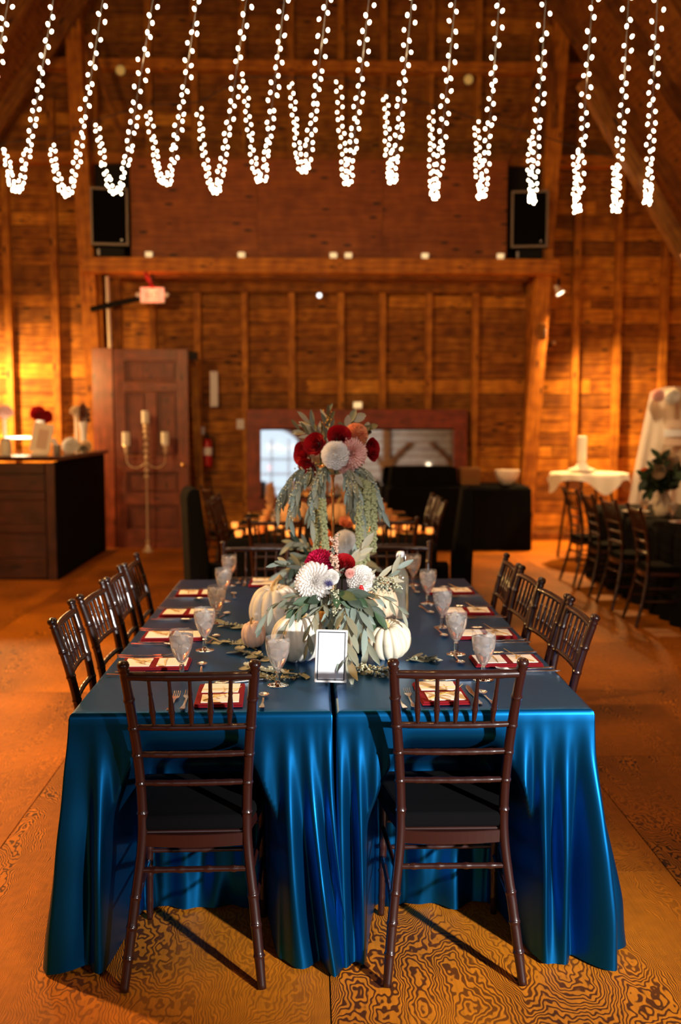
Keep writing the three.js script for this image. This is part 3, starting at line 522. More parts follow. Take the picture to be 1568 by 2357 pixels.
// leaf lying along -z from its base, w wide, l long, drooping by bend
function leafGeo(l, w, bend, n = 4, pointy = 0.75) {
  return surface(2, n, (u, v) => { const x = (u * 2 - 1) * w / 2 * Math.pow(Math.sin(Math.PI * clamp(v * 0.94 + 0.03, 0, 1)), pointy); return V(x, -bend * l * v * v + Math.abs(u * 2 - 1) * w * 0.12, -l * v); });
}
const gobletProto = (() => {
  const g = new THREE.Group(); g.name = 'water_goblet';
  const bowl = []; for (let i = 0; i <= 14; i++) { const t = i / 14; bowl.push([0.006 + 0.0335 * Math.pow(Math.sin(Math.min(1, t * 1.22) * Math.PI / 2), 0.8) * (1 - 0.05 * smooth(0.8, 1, t)), 0.046 + t * 0.112]); }
  part('bowl', lathe([[0.0, 0.045], ...bowl], 28), M.misted, g);
  part('stem', lathe([[0, 0.0455], [0.0075, 0.045], [0.0085, 0.041], [0.0062, 0.035], [0.009, 0.028], [0.0065, 0.018], [0.008, 0.011], [0, 0.0108]], 16), M.solidGlass, g);
  part('foot', lathe([[0, 0.0106], [0.01, 0.0095], [0.025, 0.005], [0.034, 0.003], [0.0345, 0.001], [0.033, 0], [0, 0]], 28), M.solidGlass, g);
  const wl = bowl.filter(([, y]) => y < 0.146); part('water', lathe([[0, 0.0475], ...wl.slice(1).map(([r, y]) => [r - 0.0012, y + 0.0005]), [0, wl.at(-1)[1] + 0.0005]], 28), M.water, g);
  const f = rng(17); for (let i = 0; i < 6; i++) { const o = part('ice_cube', new RoundedBoxGeometry(0.025, 0.025, 0.025, 2, 0.006), M.ice, g); const a = i * 2.3; o.position.set(Math.cos(a) * (i % 3 ? 0.019 : 0.004), 0.098 + i * 0.008, Math.sin(a) * (i % 3 ? 0.019 : 0.004)); o.rotation.set(rr(0, 3, f), rr(0, 3, f), rr(0, 3, f)); }
  return g;
})();
function goblet(x, z, label, group = 'iced water goblets', y = 0.7575) { const c = gobletProto.clone(); c.name = numbered('water_goblet'); c.position.set(x, y, z); c.rotation.y = rr(0, 6); scene.add(c); tag(c, label, 'glass', group); }
{
  const S = ['nearest place on the left side', 'second place on the left side', 'third place on the left side', 'farthest place on the left side'];
  [-3.385, -3.835, -4.3, -4.8].forEach((z, i) => { placeSetting(-0.535, z, -Q, S[i], 30 + i); goblet([-0.425, -0.39, -0.392, -0.408][i], [-3.225, -3.61, -4.107, -4.609][i], `water goblet with ice at the ${S[i]}`); });
  const T = S.map((s) => s.replace('left', 'right'));
  [-3.395, -3.83, -4.3, -4.82].forEach((z, i) => { placeSetting(0.675, z, Q, T[i], 40 + i); goblet([0.558, 0.52, 0.532, 0.536][i], [-3.168, -3.521, -3.992, -4.526][i], `water goblet with ice at the ${T[i]}`); });
  placeSetting(-0.278, -2.985, 0.03, 'left place on the near end', 50); goblet(-0.107, -3.118, 'water goblet with ice beside the framed card at the left near-end place');
  placeSetting(0.395, -2.99, 0.05, 'right place on the near end', 51);
  placeSetting(-0.245, -5.12, Math.PI, 'left place on the far end', 52, 0); goblet(-0.418, -5.06, 'water goblet with ice at the left place on the far end');
  placeSetting(0.334, -5.13, Math.PI, 'right place on the far end', 53, 0); goblet(0.522, -5.05, 'water goblet with ice at the right place on the far end');
}

// ───────────────────────── flowers and foliage ─────────────────────────
const petalGeo = (l, w, cup, curl = 0) => surface(2, 4, (u, v) => { const x = (u * 2 - 1) * w / 2 * Math.pow(Math.sin(Math.PI * clamp(v * 0.8 + 0.12, 0, 1)), 0.8); return V(x, cup * Math.abs(u * 2 - 1) * w + curl * l * v * v, -l * v); });
// many-petalled head, axis +y: petals set on a small ball, short and even for a pompon, longer and flatter outwards for an open bloom
function dahlia(R, mat, n, seed, sharp = 0.3, kind = 'dahlia') {
  const f = rng(seed), g = [], open = kind === 'spiky' ? 1 : 0;
  for (let i = 0; i < n; i++) {
    const q = (i + 0.5) / n, a = i * 2.39996, th = Math.acos(1 - (open ? 1.15 : 1.5) * q), r0 = R * (open ? 0.22 : 0.52), L = R * (open ? lerp(0.32, 0.85, Math.pow(q, 0.7)) : lerp(0.36, 0.5, q)) * rr(0.92, 1.08, f);
    const lean = clamp(th + (open ? 0.12 : 0.45 - 0.3 * q), 0, 2.2), p = petalGeo(L, R * sharp * (open ? lerp(0.6, 1, q) : 1) * rr(0.85, 1.1, f), 0.35, open ? 0.1 : 0.25);
    p.rotateX(Math.PI / 2 - lean); p.rotateY(a + Math.PI); g.push(move(p, Math.sin(th) * r0 * Math.sin(a), Math.cos(th) * r0 * (open ? 0.6 : 0.85), Math.sin(th) * r0 * Math.cos(a)));
  }
  g.push(new THREE.SphereGeometry(R * (open ? 0.2 : 0.5), 16, 12).scale(1, open ? 0.6 : 0.85, 1));
  return merge(g);
}
function rose(R, seed) {
  const f = rng(seed), g = [];
  for (let k = 0; k < 26; k++) {
    const q = k / 25, a = k * 2.39996, r0 = R * (0.05 + 0.72 * q), hgt = R * (0.95 - 0.25 * q), span = 1.25 - 0.25 * q;
    g.push(surface(6, 5, (u, v) => { const an = a + (u * 2 - 1) * span, edge = 1 - 0.25 * Math.pow(Math.abs(u * 2 - 1), 3), r = r0 * (0.35 + 0.65 * Math.sin(v * 1.6)) + R * 0.28 * q * v * v * v; return V(Math.cos(an) * r, hgt * v * edge - R * 0.45, Math.sin(an) * r); }));
  }
  return merge(g);
}
function flower(kind, name, R, mat, p, dir, label, group, seed, cal = true) {
  const t = thing(name, label, 'flower', p, 0, group), q = new THREE.Quaternion().setFromUnitVectors(V(0, 1, 0), V(...dir).normalize());
  const b = part('petals', kind === 'rose' ? rose(R, seed) : dahlia(R, mat, kind === 'mum' ? 190 : kind === 'spiky' ? 130 : 210, seed, kind === 'mum' ? 0.24 : kind === 'spiky' ? 0.28 : 0.34, kind), mat, t); b.quaternion.copy(q);
  const c = part('calyx', lathe([[0, -R * 0.5], [R * 0.3, -R * 0.4], [R * 0.35, -R * 0.2], [0, -R * 0.15]], 10), M.green[0], t); c.quaternion.copy(q);
  const d = V(...dir).normalize(); part('stem', sweep([d.clone().multiplyScalar(-R * 0.4), d.clone().multiplyScalar(-R * 0.8).add(V(0, -0.02, 0)), d.clone().multiplyScalar(-R).add(V(0, -0.07, 0))], 0.0028, 5), M.green[0], t);
  return t;
}
// branch with paired leaves along a path; every leaf a part
function sprig(name, label, group, path, o) {
  const f = rng(o.seed), c = new THREE.CatmullRomCurve3(path.map((p) => V(...p))), n = o.n, t = thing(name, label, 'foliage', path[0], 0, group), org = V(...path[0]);
  const P = c.getPoints(24).map((p) => p.sub(org)); part('stem', sweep(P, (u) => 0.0022 * (1 - 0.6 * u), 5), M.stem, t);
  const variants = [0.85, 1, 1.15].map((k) => leafGeo(o.l * k, o.w * k, o.bend ?? 0.18, 4, o.pointy ?? 0.75));
  for (let i = 0; i < n; i++) {
    const u = lerp(o.from ?? 0.08, 1, (i + 0.5) / n), p = c.getPointAt(Math.min(u, 0.999)).sub(org), d = c.getTangentAt(Math.min(u, 0.999));
    const ang = i * 2.4 + rr(-0.5, 0.5, f); let side = V(1, 0, 0).sub(d.clone().multiplyScalar(d.x)); if (side.length() < 0.2) side = V(0, 0, 1); side.normalize(); side.applyAxisAngle(d, ang);
    const spread = o.spread ?? 0.75, dir = d.clone().multiplyScalar(Math.cos(spread)).add(side.multiplyScalar(Math.sin(spread))); if (o.sag) dir.y -= o.sag; if (o.flat) dir.y *= 0.25; dir.normalize();
    const L = part('leaf', variants[Math.floor(f() * 3)], o.mats[Math.floor(f() * o.mats.length)], t), m = new THREE.Matrix4(); const up = o.flat ? V(rr(-0.3, 0.3, f), 1, rr(-0.3, 0.3, f)) : V(rr(-0.6, 0.6, f), 0.4, 1);
    m.lookAt(V(0, 0, 0), dir, up); L.quaternion.setFromRotationMatrix(m); L.position.copy(p); if (o.minY !== undefined && L.position.y + org.y < o.minY) L.position.y = o.minY - org.y;
  }
  if (o.seeds) { const g = []; for (let i = 0; i < o.seeds; i++) { const u = rr(0.25, 1, f), p = c.getPointAt(u).sub(org), s = new THREE.IcosahedronGeometry(rr(0.0025, 0.0045, f), 0); g.push(move(s, p.x + rr(-1, 1, f) * o.sr, p.y + rr(-1, 1, f) * o.sr, p.z + rr(-1, 1, f) * o.sr)); } const m = part('seed_cluster', merge(g), o.seedMat ?? M.seed, t); m.userData.kind = 'stuff'; }
  return t;
}
const WE = [M.euc[0], M.euc[1], M.euc[3]], RE = [M.euc[0], M.euc[2]];
// ── tall gold stand with flowers
{
  const X = 0.092, Z = -4.2, t = thing('flower_stand', 'tall slim gold flower stand rising from the middle of the blue table', 'stand', [X, 0.757, Z]);
  part('base', lathe([[0, 0], [0.075, 0], [0.078, 0.004], [0.05, 0.012], [0.02, 0.022], [0.012, 0.04], [0, 0.042]], 28), M.gold, t);
  const pr = [[0, 0.04], [0.009, 0.04]]; for (const y of [0.12, 0.27, 0.42, 0.55]) pr.push([0.0055, y - 0.09], [0.006, y - 0.03], [0.0095, y - 0.012], [0.0062, y - 0.006], [0.0115, y], [0.0062, y + 0.006]); pr.push([0.0055, 0.6], [0.012, 0.61], [0, 0.612]);
  part('pole', lathe(pr, 14), M.gold, t);
  part('bowl', lathe([[0, 0.61], [0.03, 0.615], [0.06, 0.635], [0.07, 0.655], [0.066, 0.655], [0.03, 0.622], [0, 0.618]], 24), M.gold, t);
  const G = 'flowers on the tall gold stand';
  flower('dahlia', 'dahlia', 0.058, M.pWhite, [0.099, 1.457, -4.05], [0, 0.12, 1], 'round white dahlia facing front on the tall gold stand', G, 1);
  flower('spiky', 'dahlia', 0.066, M.pPink, [0.168, 1.463, -4.08], [0.45, 0.1, 1], 'pale pink spiky dahlia beside the white one on the tall stand', G, 2);
  flower('dahlia', 'dahlia', 0.05, M.pPeach, [0.19, 1.54, -4.14], [0.5, 0.5, 0.7], 'peach dahlia at the upper right of the tall arrangement', G, 3);
  flower('rose', 'rose', 0.05, M.pRed, [0.02, 1.5, -4.1], [-0.5, 0.3, 1], 'dark red rose at the upper left of the tall arrangement', G, 4);
  flower('rose', 'rose', 0.05, M.pRed, [-0.035, 1.462, -4.14], [-1, 0.05, 0.7], 'dark red rose at the far left of the tall arrangement', G, 5);
  flower('rose', 'rose', 0.045, M.pRed, [-0.01, 1.41, -4.1], [-0.6, -0.5, 0.8], 'dark red rose drooping lowest on the left of the tall stand', G, 6);
  flower('rose', 'rose', 0.052, M.pRed, [0.118, 1.53, -4.09], [0.1, 0.6, 1], 'deep red rose above the white dahlia on the tall stand', G, 7);
  flower('rose', 'rose', 0.05, M.pRed, [0.25, 1.475, -4.16], [1, 0.1, 0.8], 'deep red rose at the far right of the tall arrangement', G, 8);
  flower('spiky', 'dahlia', 0.035, M.pPink, [0.145, 1.405, -4.07], [0.3, -0.8, 0.6], 'small pink dahlia bud hanging under the white dahlia', G, 9);
  const hang = (i, x, z, path) => sprig('eucalyptus_sprig', `grey-green eucalyptus branch hanging from the tall stand, ${i}`, 'eucalyptus branches on the tall stand', path, { seed: 200 + x * 10 + z, n: 17, l: 0.08, w: 0.019, mats: WE, spread: 0.42, sag: 0.7, seeds: 60, sr: 0.013 });
  const O = [X, 1.4, Z];
  hang('farthest left', 1, 1, [[0.05, 1.42, -4.15], [-0.04, 1.4, -4.1], [-0.1, 1.33, -4.06], [-0.135, 1.24, -4.05]]);
  hang('second from the left', 2, 1, [[0.05, 1.42, -4.15], [-0.02, 1.38, -4.05], [-0.07, 1.3, -4.0], [-0.085, 1.2, -4.0]]);
  hang('front left', 3, 1, [[0.07, 1.42, -4.12], [0.03, 1.38, -4.02], [0.005, 1.29, -3.98], [0, 1.19, -3.98]]);
  hang('inner left', 4, 1, [[0.07, 1.42, -4.15], [0.045, 1.38, -4.06], [0.04, 1.31, -4.04], [0.045, 1.22, -4.05]]);
  hang('front right', 5, 1, [[0.12, 1.42, -4.12], [0.17, 1.38, -4.03], [0.19, 1.29, -4.0], [0.2, 1.19, -4.0]]);
  hang('farthest right', 6, 1, [[0.13, 1.42, -4.15], [0.21, 1.4, -4.08], [0.26, 1.33, -4.05], [0.29, 1.23, -4.04]]);
  hang('inner right', 7, 1, [[0.12, 1.42, -4.15], [0.15, 1.38, -4.06], [0.155, 1.31, -4.04], [0.165, 1.23, -4.05]]);
  hang('behind on the left', 8, 1, [[0.07, 1.42, -4.24], [0.0, 1.4, -4.32], [-0.05, 1.32, -4.36], [-0.06, 1.22, -4.37]]);
  hang('behind on the right', 9, 1, [[0.12, 1.42, -4.24], [0.2, 1.4, -4.32], [0.23, 1.32, -4.36], [0.25, 1.22, -4.37]]);
  const upr = (i, s, path, o) => sprig('eucalyptus_sprig', `eucalyptus sprig standing up out of the tall arrangement, ${i}`, 'upright sprigs on the tall stand', path, { seed: 230 + s, n: 12, l: 0.07, w: 0.019, mats: [M.euc[1], M.euc[2], M.stem], spread: 0.55, ...o });
  upr('leaning left', 1, [[0.07, 1.45, -4.2], [0.03, 1.54, -4.18], [-0.02, 1.6, -4.17]], {});
  upr('in the middle', 2, [[0.08, 1.45, -4.22], [0.075, 1.56, -4.22], [0.07, 1.63, -4.22]], { seeds: 60, sr: 0.025, seedMat: M.goldTwig });
  upr('leaning right', 3, [[0.12, 1.47, -4.2], [0.15, 1.57, -4.2], [0.19, 1.61, -4.2]], { l: 0.05, w: 0.03, pointy: 0.5 });
  upr('low on the left', 4, [[0.07, 1.45, -4.2], [0.02, 1.52, -4.16], [-0.05, 1.56, -4.13]], {});
  upr('low on the right', 5, [[0.13, 1.47, -4.2], [0.2, 1.54, -4.19], [0.25, 1.57, -4.19]], { l: 0.05, w: 0.03, pointy: 0.5 });
  const amar = (i, s, x, z, top, bot) => { // hanging amaranthus tassel
    const tt = thing('amaranthus_tassel', `long pale green amaranthus tassel hanging from the tall stand, ${i}`, 'foliage', [x, top, z], 0, 'amaranthus tassels'), f = rng(300 + s), g = [];
    const P = curve([[0, 0.06, -0.03], [0, 0, 0], [rr(-0.012, 0.012, f), (bot - top) * 0.5, 0], [rr(-0.015, 0.015, f), bot - top, 0]], 30);
    part('stem', sweep(P, 0.003, 5), M.stem, tt);
    for (const p of P) if (p.y < 0.03) for (let k = 0; k < 26; k++) { const q = new THREE.IcosahedronGeometry(rr(0.004, 0.0075, f), 0), a = rr(0, 6.28, f), r = rr(0.003, 0.0155, f); g.push(move(q, p.x + Math.cos(a) * r, p.y + rr(-0.008, 0.008, f), p.z + Math.sin(a) * r)); }
    part('flower_tail', merge(g), M.amaranth, tt).userData.kind = 'stuff';
  };
  amar('outer left', 1, 0.024, -4.06, 1.32, 1.01); amar('inner left', 2, 0.045, -4.03, 1.25, 1.02);
  amar('inner right', 3, 0.2, -4.06, 1.33, 1.0); amar('middle right', 4, 0.226, -4.03, 1.32, 1.03); amar('outer right', 5, 0.252, -4.05, 1.3, 1.07); amar('thin front right', 6, 0.192, -4.0, 1.24, 0.99);
}
// ── pumpkins
{
  const pump = (label, p, R, hgt, ribs, col, tilt, seed, stemTilt) => {
    const t = thing('pumpkin', label, 'pumpkin', p), f = rng(seed), nu = ribs * 8, geo = surface(nu, 26, (u, v) => {
      const th = v * Math.PI, a = u * Math.PI * 2, rib = Math.pow(Math.abs(Math.sin(a * ribs / 2)), 0.62), k = Math.sin(th), w = 1 + 0.05 * Math.sin(a * 2 + seed) + 0.02 * Math.sin(a * 5 + seed);
      const r = R * Math.pow(k, 0.82) * (0.86 + 0.14 * rib * k) * w, dip = 0.3 * Math.exp(-Math.pow(r / (R * 0.33), 2));
      const y = hgt * (Math.cos(th) * (1 + 0.06 * rib)) * (1 - dip); return V(Math.cos(a) * r, y, Math.sin(a) * r);
    }, true);
    const P = geo.attributes.position, col3 = [];
    for (let i = 0; i < P.count; i++) { const x = P.getX(i) / R, y = P.getY(i) / R, z = P.getZ(i) / R, n = N3(x * 3.1 + seed, y * 2.1, z * 3.1) * 0.5 + N3(x * 9, y * 7 + seed, z * 9) * 0.3, a = Math.atan2(z, x), stripe = smooth(0.1, 0.45, N3(a * 4 + seed, y * 1.1, 2.2)); const c = mix3(col, [0.33, 0.29, 0.2], clamp(smooth(0.05, 0.5, n) * 0.45 + stripe * 0.25, 0, 1)); col3.push(...c); }
    geo.setAttribute('color', new THREE.Float32BufferAttribute(col3, 3));
    const b = new THREE.Group(); const m = part('flesh', geo, M.pumpkin, t); m.rotation.set(...tilt); m.position.y = hgt * 0.98;
    const st = part('stalk', sweep(curve([[0, hgt * 0.62, 0], [0, hgt * 0.95, 0], [stemTilt * 0.4, hgt * 1.18, 0.004], [stemTilt, hgt * 1.3, 0.012]], 10), (u) => R * (0.17 - 0.1 * Math.sin(Math.min(1, u * 1.4) * 1.57) + (u > 0.85 ? 0.03 : 0)), 7), M.stalk, t); st.rotation.copy(m.rotation); st.position.copy(m.position);
    return t;
  };
  M.pumpkin = std({ vertexColors: true, roughness: 0.55 }); M.stalk = std({ color: shade(0.45, 0.3, 0.12), roughness: 0.85 });
  const T = 0.757, W = [0.66, 0.63, 0.55], B = [0.66, 0.5, 0.33];
  pump('large white ribbed pumpkin directly behind the framed card, left of centre', [-0.045, T, -3.45], 0.096, 0.084, 11, W, [0.06, 0, 0.06], 3, -0.02);
  pump('large cream pumpkin at the back left of the centrepiece', [-0.135, T, -3.84], 0.112, 0.104, 12, W, [0.05, 0.4, 0.1], 5, 0.03);
  pump('cream ribbed pumpkin with a pale stalk at the front right of the centrepiece', [0.272, T, -3.47], 0.078, 0.07, 13, [0.64, 0.57, 0.42], [0.34, 0, 0.12], 8, -0.03);
  pump('small buff pumpkin wedged left of the ribbed one with the stalk', [0.158, T, -3.57], 0.06, 0.066, 9, B, [0.1, 0, -0.1], 13, 0.01);
  pump('tall pale orange pumpkin at the right, in front of the glass bottle', [0.272, T, -3.95], 0.082, 0.094, 11, [0.68, 0.5, 0.33], [0, 0.2, -0.06], 17, 0.02);
  pump('small peach-stained white gourd at the far left of the centrepiece', [-0.215, T, -3.66], 0.048, 0.05, 8, [0.7, 0.48, 0.38], [0.1, 0, 0.2], 23, 0.01);
}
// ── low arrangement in a gold compote
{
  const t = thing('compote_vase', 'low gold footed vase holding the front flowers among the pumpkins', 'vase', [0.082, 0.757, -3.56]);
  part('foot', lathe([[0, 0], [0.05, 0], [0.05, 0.004], [0.018, 0.012], [0.011, 0.03], [0.014, 0.05], [0.009, 0.06], [0.012, 0.09], [0, 0.09]], 24), M.gold, t);
  part('bowl', lathe([[0, 0.088], [0.012, 0.09], [0.04, 0.1], [0.068, 0.13], [0.074, 0.165], [0.07, 0.165], [0.06, 0.135], [0, 0.105]], 28), M.gold, t);
  part('soil_foam', lathe([[0, 0.2], [0.04, 0.19], [0.068, 0.155], [0, 0.15]], 16), M.green[1], t);
  const G = 'flowers in the low front arrangement';
  flower('spiky', 'dahlia', 0.07, M.pWhite, [0.012, 1.035, -3.47], [-0.25, 0.35, 1], 'big white dahlia, largest bloom at the left of the low arrangement', G, 21);
  flower('dahlia', 'dahlia', 0.052, M.pWhite, [0.177, 1.035, -3.5], [0.4, 0.3, 1], 'smaller cream-white dahlia at the right of the low arrangement', G, 22);
  flower('mum', 'chrysanthemum', 0.056, M.pMagenta, [0.03, 1.088, -3.56], [-0.35, 0.7, 0.5], 'raspberry pink chrysanthemum behind the big white dahlia', G, 23);
  flower('rose', 'rose', 0.045, M.pRed, [0.116, 1.085, -3.53], [0.15, 0.7, 0.7], 'bright red rose at the top of the low arrangement', G, 24);
  flower('dahlia', 'bud', 0.018, M.pPink, [0.137, 1.06, -3.48], [0.3, 0.2, 1], 'tiny pink bud below the red rose in the low arrangement', G, 25);
  flower('dahlia', 'flower', 0.028, M.pWhite, [0.07, 1.05, -3.46], [0.1, 0.3, 1], 'little white bloom between the big white dahlia and the thistle', G, 26);
  { const s = thing('thistle', 'small blue-violet thistle head in the middle of the low arrangement', 'flower', [0.06, 1.03, -3.44], 0, G), g = []; const f = rng(6); for (let i = 0; i < 90; i++) { const q = new THREE.ConeGeometry(0.0018, 0.022, 4); move(q, 0, 0.011, 0); q.rotateX(Math.acos(1 - 1.6 * (i + 0.5) / 90)); q.rotateY(i * 2.4); g.push(q); } part('spines', merge(g), M.thistle = std({ color: shade(0.1, 0.09, 0.24), roughness: 0.7 }), s); part('stem', sweep(line([0, 0, 0], [0, -0.08, -0.04], 2), 0.003, 5), M.green[0], s); }
  { const s = thing('berry_cluster', 'cluster of glossy red berries at the lower right of the low arrangement', 'berries', [0.171, 0.985, -3.45], 0, G), f = rng(61); part('twig', sweep(curve([[0, 0.05, -0.03], [0, 0.02, 0], [0.004, -0.03, 0.01]], 6), 0.002, 5), M.stem, s); const b = new THREE.IcosahedronGeometry(0.0075, 2); for (let i = 0; i < 13; i++) { const m = part('berry', b, M.red, s); m.position.set(rr(-0.014, 0.014, f), rr(-0.045, 0.035, f), rr(0, 0.016, f)); } }
  const spike = (i, path, o) => sprig('seeded_eucalyptus', `seeded eucalyptus spray in the low arrangement, ${i}`, 'seeded sprays in the low arrangement', path, { n: 4, l: 0.045, w: 0.016, mats: WE, seeds: 110, sr: 0.014, seedMat: M.pinkSeed, ...o });
  spike('tall pinkish spike in the middle', [[0.085, 1.0, -3.5], [0.082, 1.1, -3.5], [0.08, 1.19, -3.5]], { seed: 401, seeds: 170 });
  spike('hanging down the middle', [[0.085, 1.03, -3.44], [0.082, 0.99, -3.42], [0.09, 0.93, -3.4]], { seed: 402, seedMat: M.seed, seeds: 150 });
  spike('reaching out to the right', [[0.15, 1.0, -3.5], [0.25, 1.02, -3.48], [0.3, 1.02, -3.47]], { seed: 403, seedMat: M.seed, seeds: 170, sr: 0.028 });
  spike('below the middle', [[0.1, 0.97, -3.44], [0.1, 0.93, -3.42], [0.115, 0.88, -3.41]], { seed: 404 });
  const low = (i, s, path, o = {}) => sprig('eucalyptus_sprig', `eucalyptus sprig in the low arrangement, ${i}`, 'eucalyptus sprigs in the low arrangement', path, { seed: 420 + s, n: 10, l: 0.066, w: 0.017, mats: WE, spread: 0.55, sag: 0.45, ...o });
  low('spilling far left over the pumpkin', 1, [[0.03, 0.99, -3.52], [-0.07, 0.98, -3.46], [-0.14, 0.95, -3.42], [-0.18, 0.89, -3.4]], { n: 8 });
  low('spilling left over the front pumpkin', 2, [[0.04, 0.98, -3.5], [-0.03, 0.96, -3.4], [-0.08, 0.91, -3.35], [-0.1, 0.85, -3.33]], { n: 6 });
  low('hanging left of the framed card', 3, [[0.06, 0.97, -3.48], [0.01, 0.93, -3.36], [-0.01, 0.88, -3.33], [-0.015, 0.83, -3.32]], { n: 7 });
  low('hanging over the right edge of the framed card', 4, [[0.11, 0.97, -3.47], [0.12, 0.92, -3.3], [0.115, 0.87, -3.2], [0.118, 0.83, -3.11]], { mats: [M.euc[3], M.euc[0]], l: 0.1, w: 0.027, n: 12 });
  low('falling to the right of the card', 5, [[0.13, 0.98, -3.47], [0.17, 0.93, -3.38], [0.185, 0.87, -3.35], [0.19, 0.82, -3.34]], { mats: [M.euc[3], M.euc[0]], l: 0.1, w: 0.026 });
  low('leaning right past the bottle', 6, [[0.14, 1.0, -3.52], [0.22, 1.03, -3.5], [0.28, 1.05, -3.5], [0.305, 1.08, -3.5]], { mats: [M.euc[3], M.euc[2]], sag: 0, n: 9 });
  low('low on the right over the pumpkin', 7, [[0.14, 0.98, -3.5], [0.23, 0.99, -3.44], [0.29, 0.96, -3.42], [0.325, 0.92, -3.42]], { n: 7 });
  low('rising behind the red rose', 8, [[0.11, 1.03, -3.56], [0.15, 1.09, -3.58], [0.19, 1.14, -3.59]], { mats: [M.euc[2], M.euc[3]], sag: 0, n: 8, w: 0.024 });
  low('rising left behind the pink bloom', 9, [[0.05, 1.02, -3.58], [-0.03, 1.06, -3.62], [-0.11, 1.08, -3.64]], { sag: 0 });
  low('dark leaves under the white dahlias', 10, [[0.06, 1.0, -3.48], [0.1, 1.0, -3.42], [0.15, 1.0, -3.42]], { mats: M.green, n: 12, w: 0.032, l: 0.07 });
  low('dark leaves under the left dahlia', 11, [[0.06, 0.98, -3.5], [0.0, 0.975, -3.43], [-0.06, 0.96, -3.43]], { mats: [...M.green, M.euc[1]], n: 13, w: 0.03, l: 0.07 });
  low('dark leaves under the right dahlia', 12, [[0.12, 0.98, -3.5], [0.19, 0.96, -3.44], [0.23, 0.92, -3.43]], { mats: [...M.green, M.euc[1]], n: 13, w: 0.03, l: 0.075 });
  low('falling in front of the vase', 13, [[0.09, 0.97, -3.47], [0.07, 0.92, -3.42], [0.075, 0.86, -3.4]], { mats: [M.euc[3], M.euc[1]], n: 12 });
}
// ── greenery lying on the cloth
{
  const lie = (i, s, path, o = {}) => sprig('eucalyptus_garland', `eucalyptus garland lying on the blue cloth, ${i}`, 'greenery lying on the table', path.map(([x, z]) => [x, 0.762 + (o.h ?? 0), z]), { seed: 500 + s, n: 11, l: 0.05, w: 0.034, mats: RE, spread: 0.9, flat: true, bend: 0.05, pointy: 0.55, minY: 0.76, seeds: 50, sr: 0.011, ...o });
  lie('left of the front goblet', 1, [[-0.06, -3.3], [-0.15, -3.28], [-0.22, -3.34]], {});
  lie('at the foot of the front goblet', 2, [[-0.02, -3.26], [-0.08, -3.19], [-0.16, -3.2]], { n: 9 });
  lie('farther left beside the white pumpkin', 3, [[-0.1, -3.42], [-0.2, -3.5], [-0.27, -3.58]], {});
  lie('pointing at the second place on the left', 4, [[-0.2, -3.6], [-0.27, -3.7], [-0.36, -3.74]], { l: 0.06, w: 0.026 });
  lie('left of the cream pumpkin', 5, [[-0.22, -3.9], [-0.28, -4.0], [-0.36, -4.06]], { l: 0.05 });
  lie('seeded bunch right of the framed card', 6, [[0.13, -3.32], [0.19, -3.25], [0.26, -3.22]], { seeds: 160, sr: 0.018, n: 9, h: 0.008, mats: [M.euc[0], M.seed] });
  lie('right of the ribbed pumpkin', 7, [[0.33, -3.42], [0.37, -3.44], [0.43, -3.42]], { l: 0.045 });
  lie('along the far left of the table', 8, [[-0.1, -4.2], [-0.14, -4.4], [-0.18, -4.6]], {});
  lie('behind the tall stand on the right', 9, [[0.2, -4.3], [0.24, -4.5], [0.26, -4.7]], {});
  // second flower group at the far end
  const G = 'flowers in the far arrangement';
  const v = thing('compote_vase', 'low gold vase holding the far flowers behind the tall stand', 'vase', [0.09, 0.757, -4.95]);
  part('bowl', lathe([[0, 0], [0.04, 0], [0.02, 0.02], [0.012, 0.06], [0.05, 0.1], [0.07, 0.15], [0.066, 0.15], [0, 0.1]], 24), M.gold, v);
  flower('rose', 'ranunculus', 0.058, M.pOrange, [0.052, 1.02, -4.88], [-0.2, 0.3, 1], 'orange ranunculus behind the gold pole in the far arrangement', G, 31);
  flower('dahlia', 'dahlia', 0.062, M.pWhite, [0.168, 1.0, -4.88], [0.2, 0.3, 1], 'white dahlia right of the gold pole in the far arrangement', G, 32);
  flower('rose', 'rose', 0.04, M.pPeach, [0.175, 1.09, -4.94], [0.2, 0.7, 0.6], 'small peach rose on top of the far arrangement', G, 33);
  const fs = (i, s, path) => sprig('eucalyptus_sprig', `eucalyptus sprig in the far arrangement, ${i}`, 'sprigs in the far arrangement', path, { seed: 540 + s, n: 16, l: 0.085, w: 0.026, mats: [M.euc[1], M.green[1], M.euc[0]], spread: 0.7, sag: 0.15 });
  fs('spreading left', 1, [[0.06, 0.92, -4.93], [-0.03, 0.99, -4.9], [-0.1, 1.0, -4.88]]); fs('drooping left', 2, [[0.05, 0.92, -4.9], [-0.05, 0.93, -4.82], [-0.13, 0.85, -4.78]]); fs('low in front', 3, [[0.06, 0.92, -4.9], [0.0, 0.9, -4.8], [-0.05, 0.82, -4.74]]); fs('drooping right', 4, [[0.12, 0.92, -4.9], [0.22, 0.94, -4.85], [0.28, 0.88, -4.82]]);
}
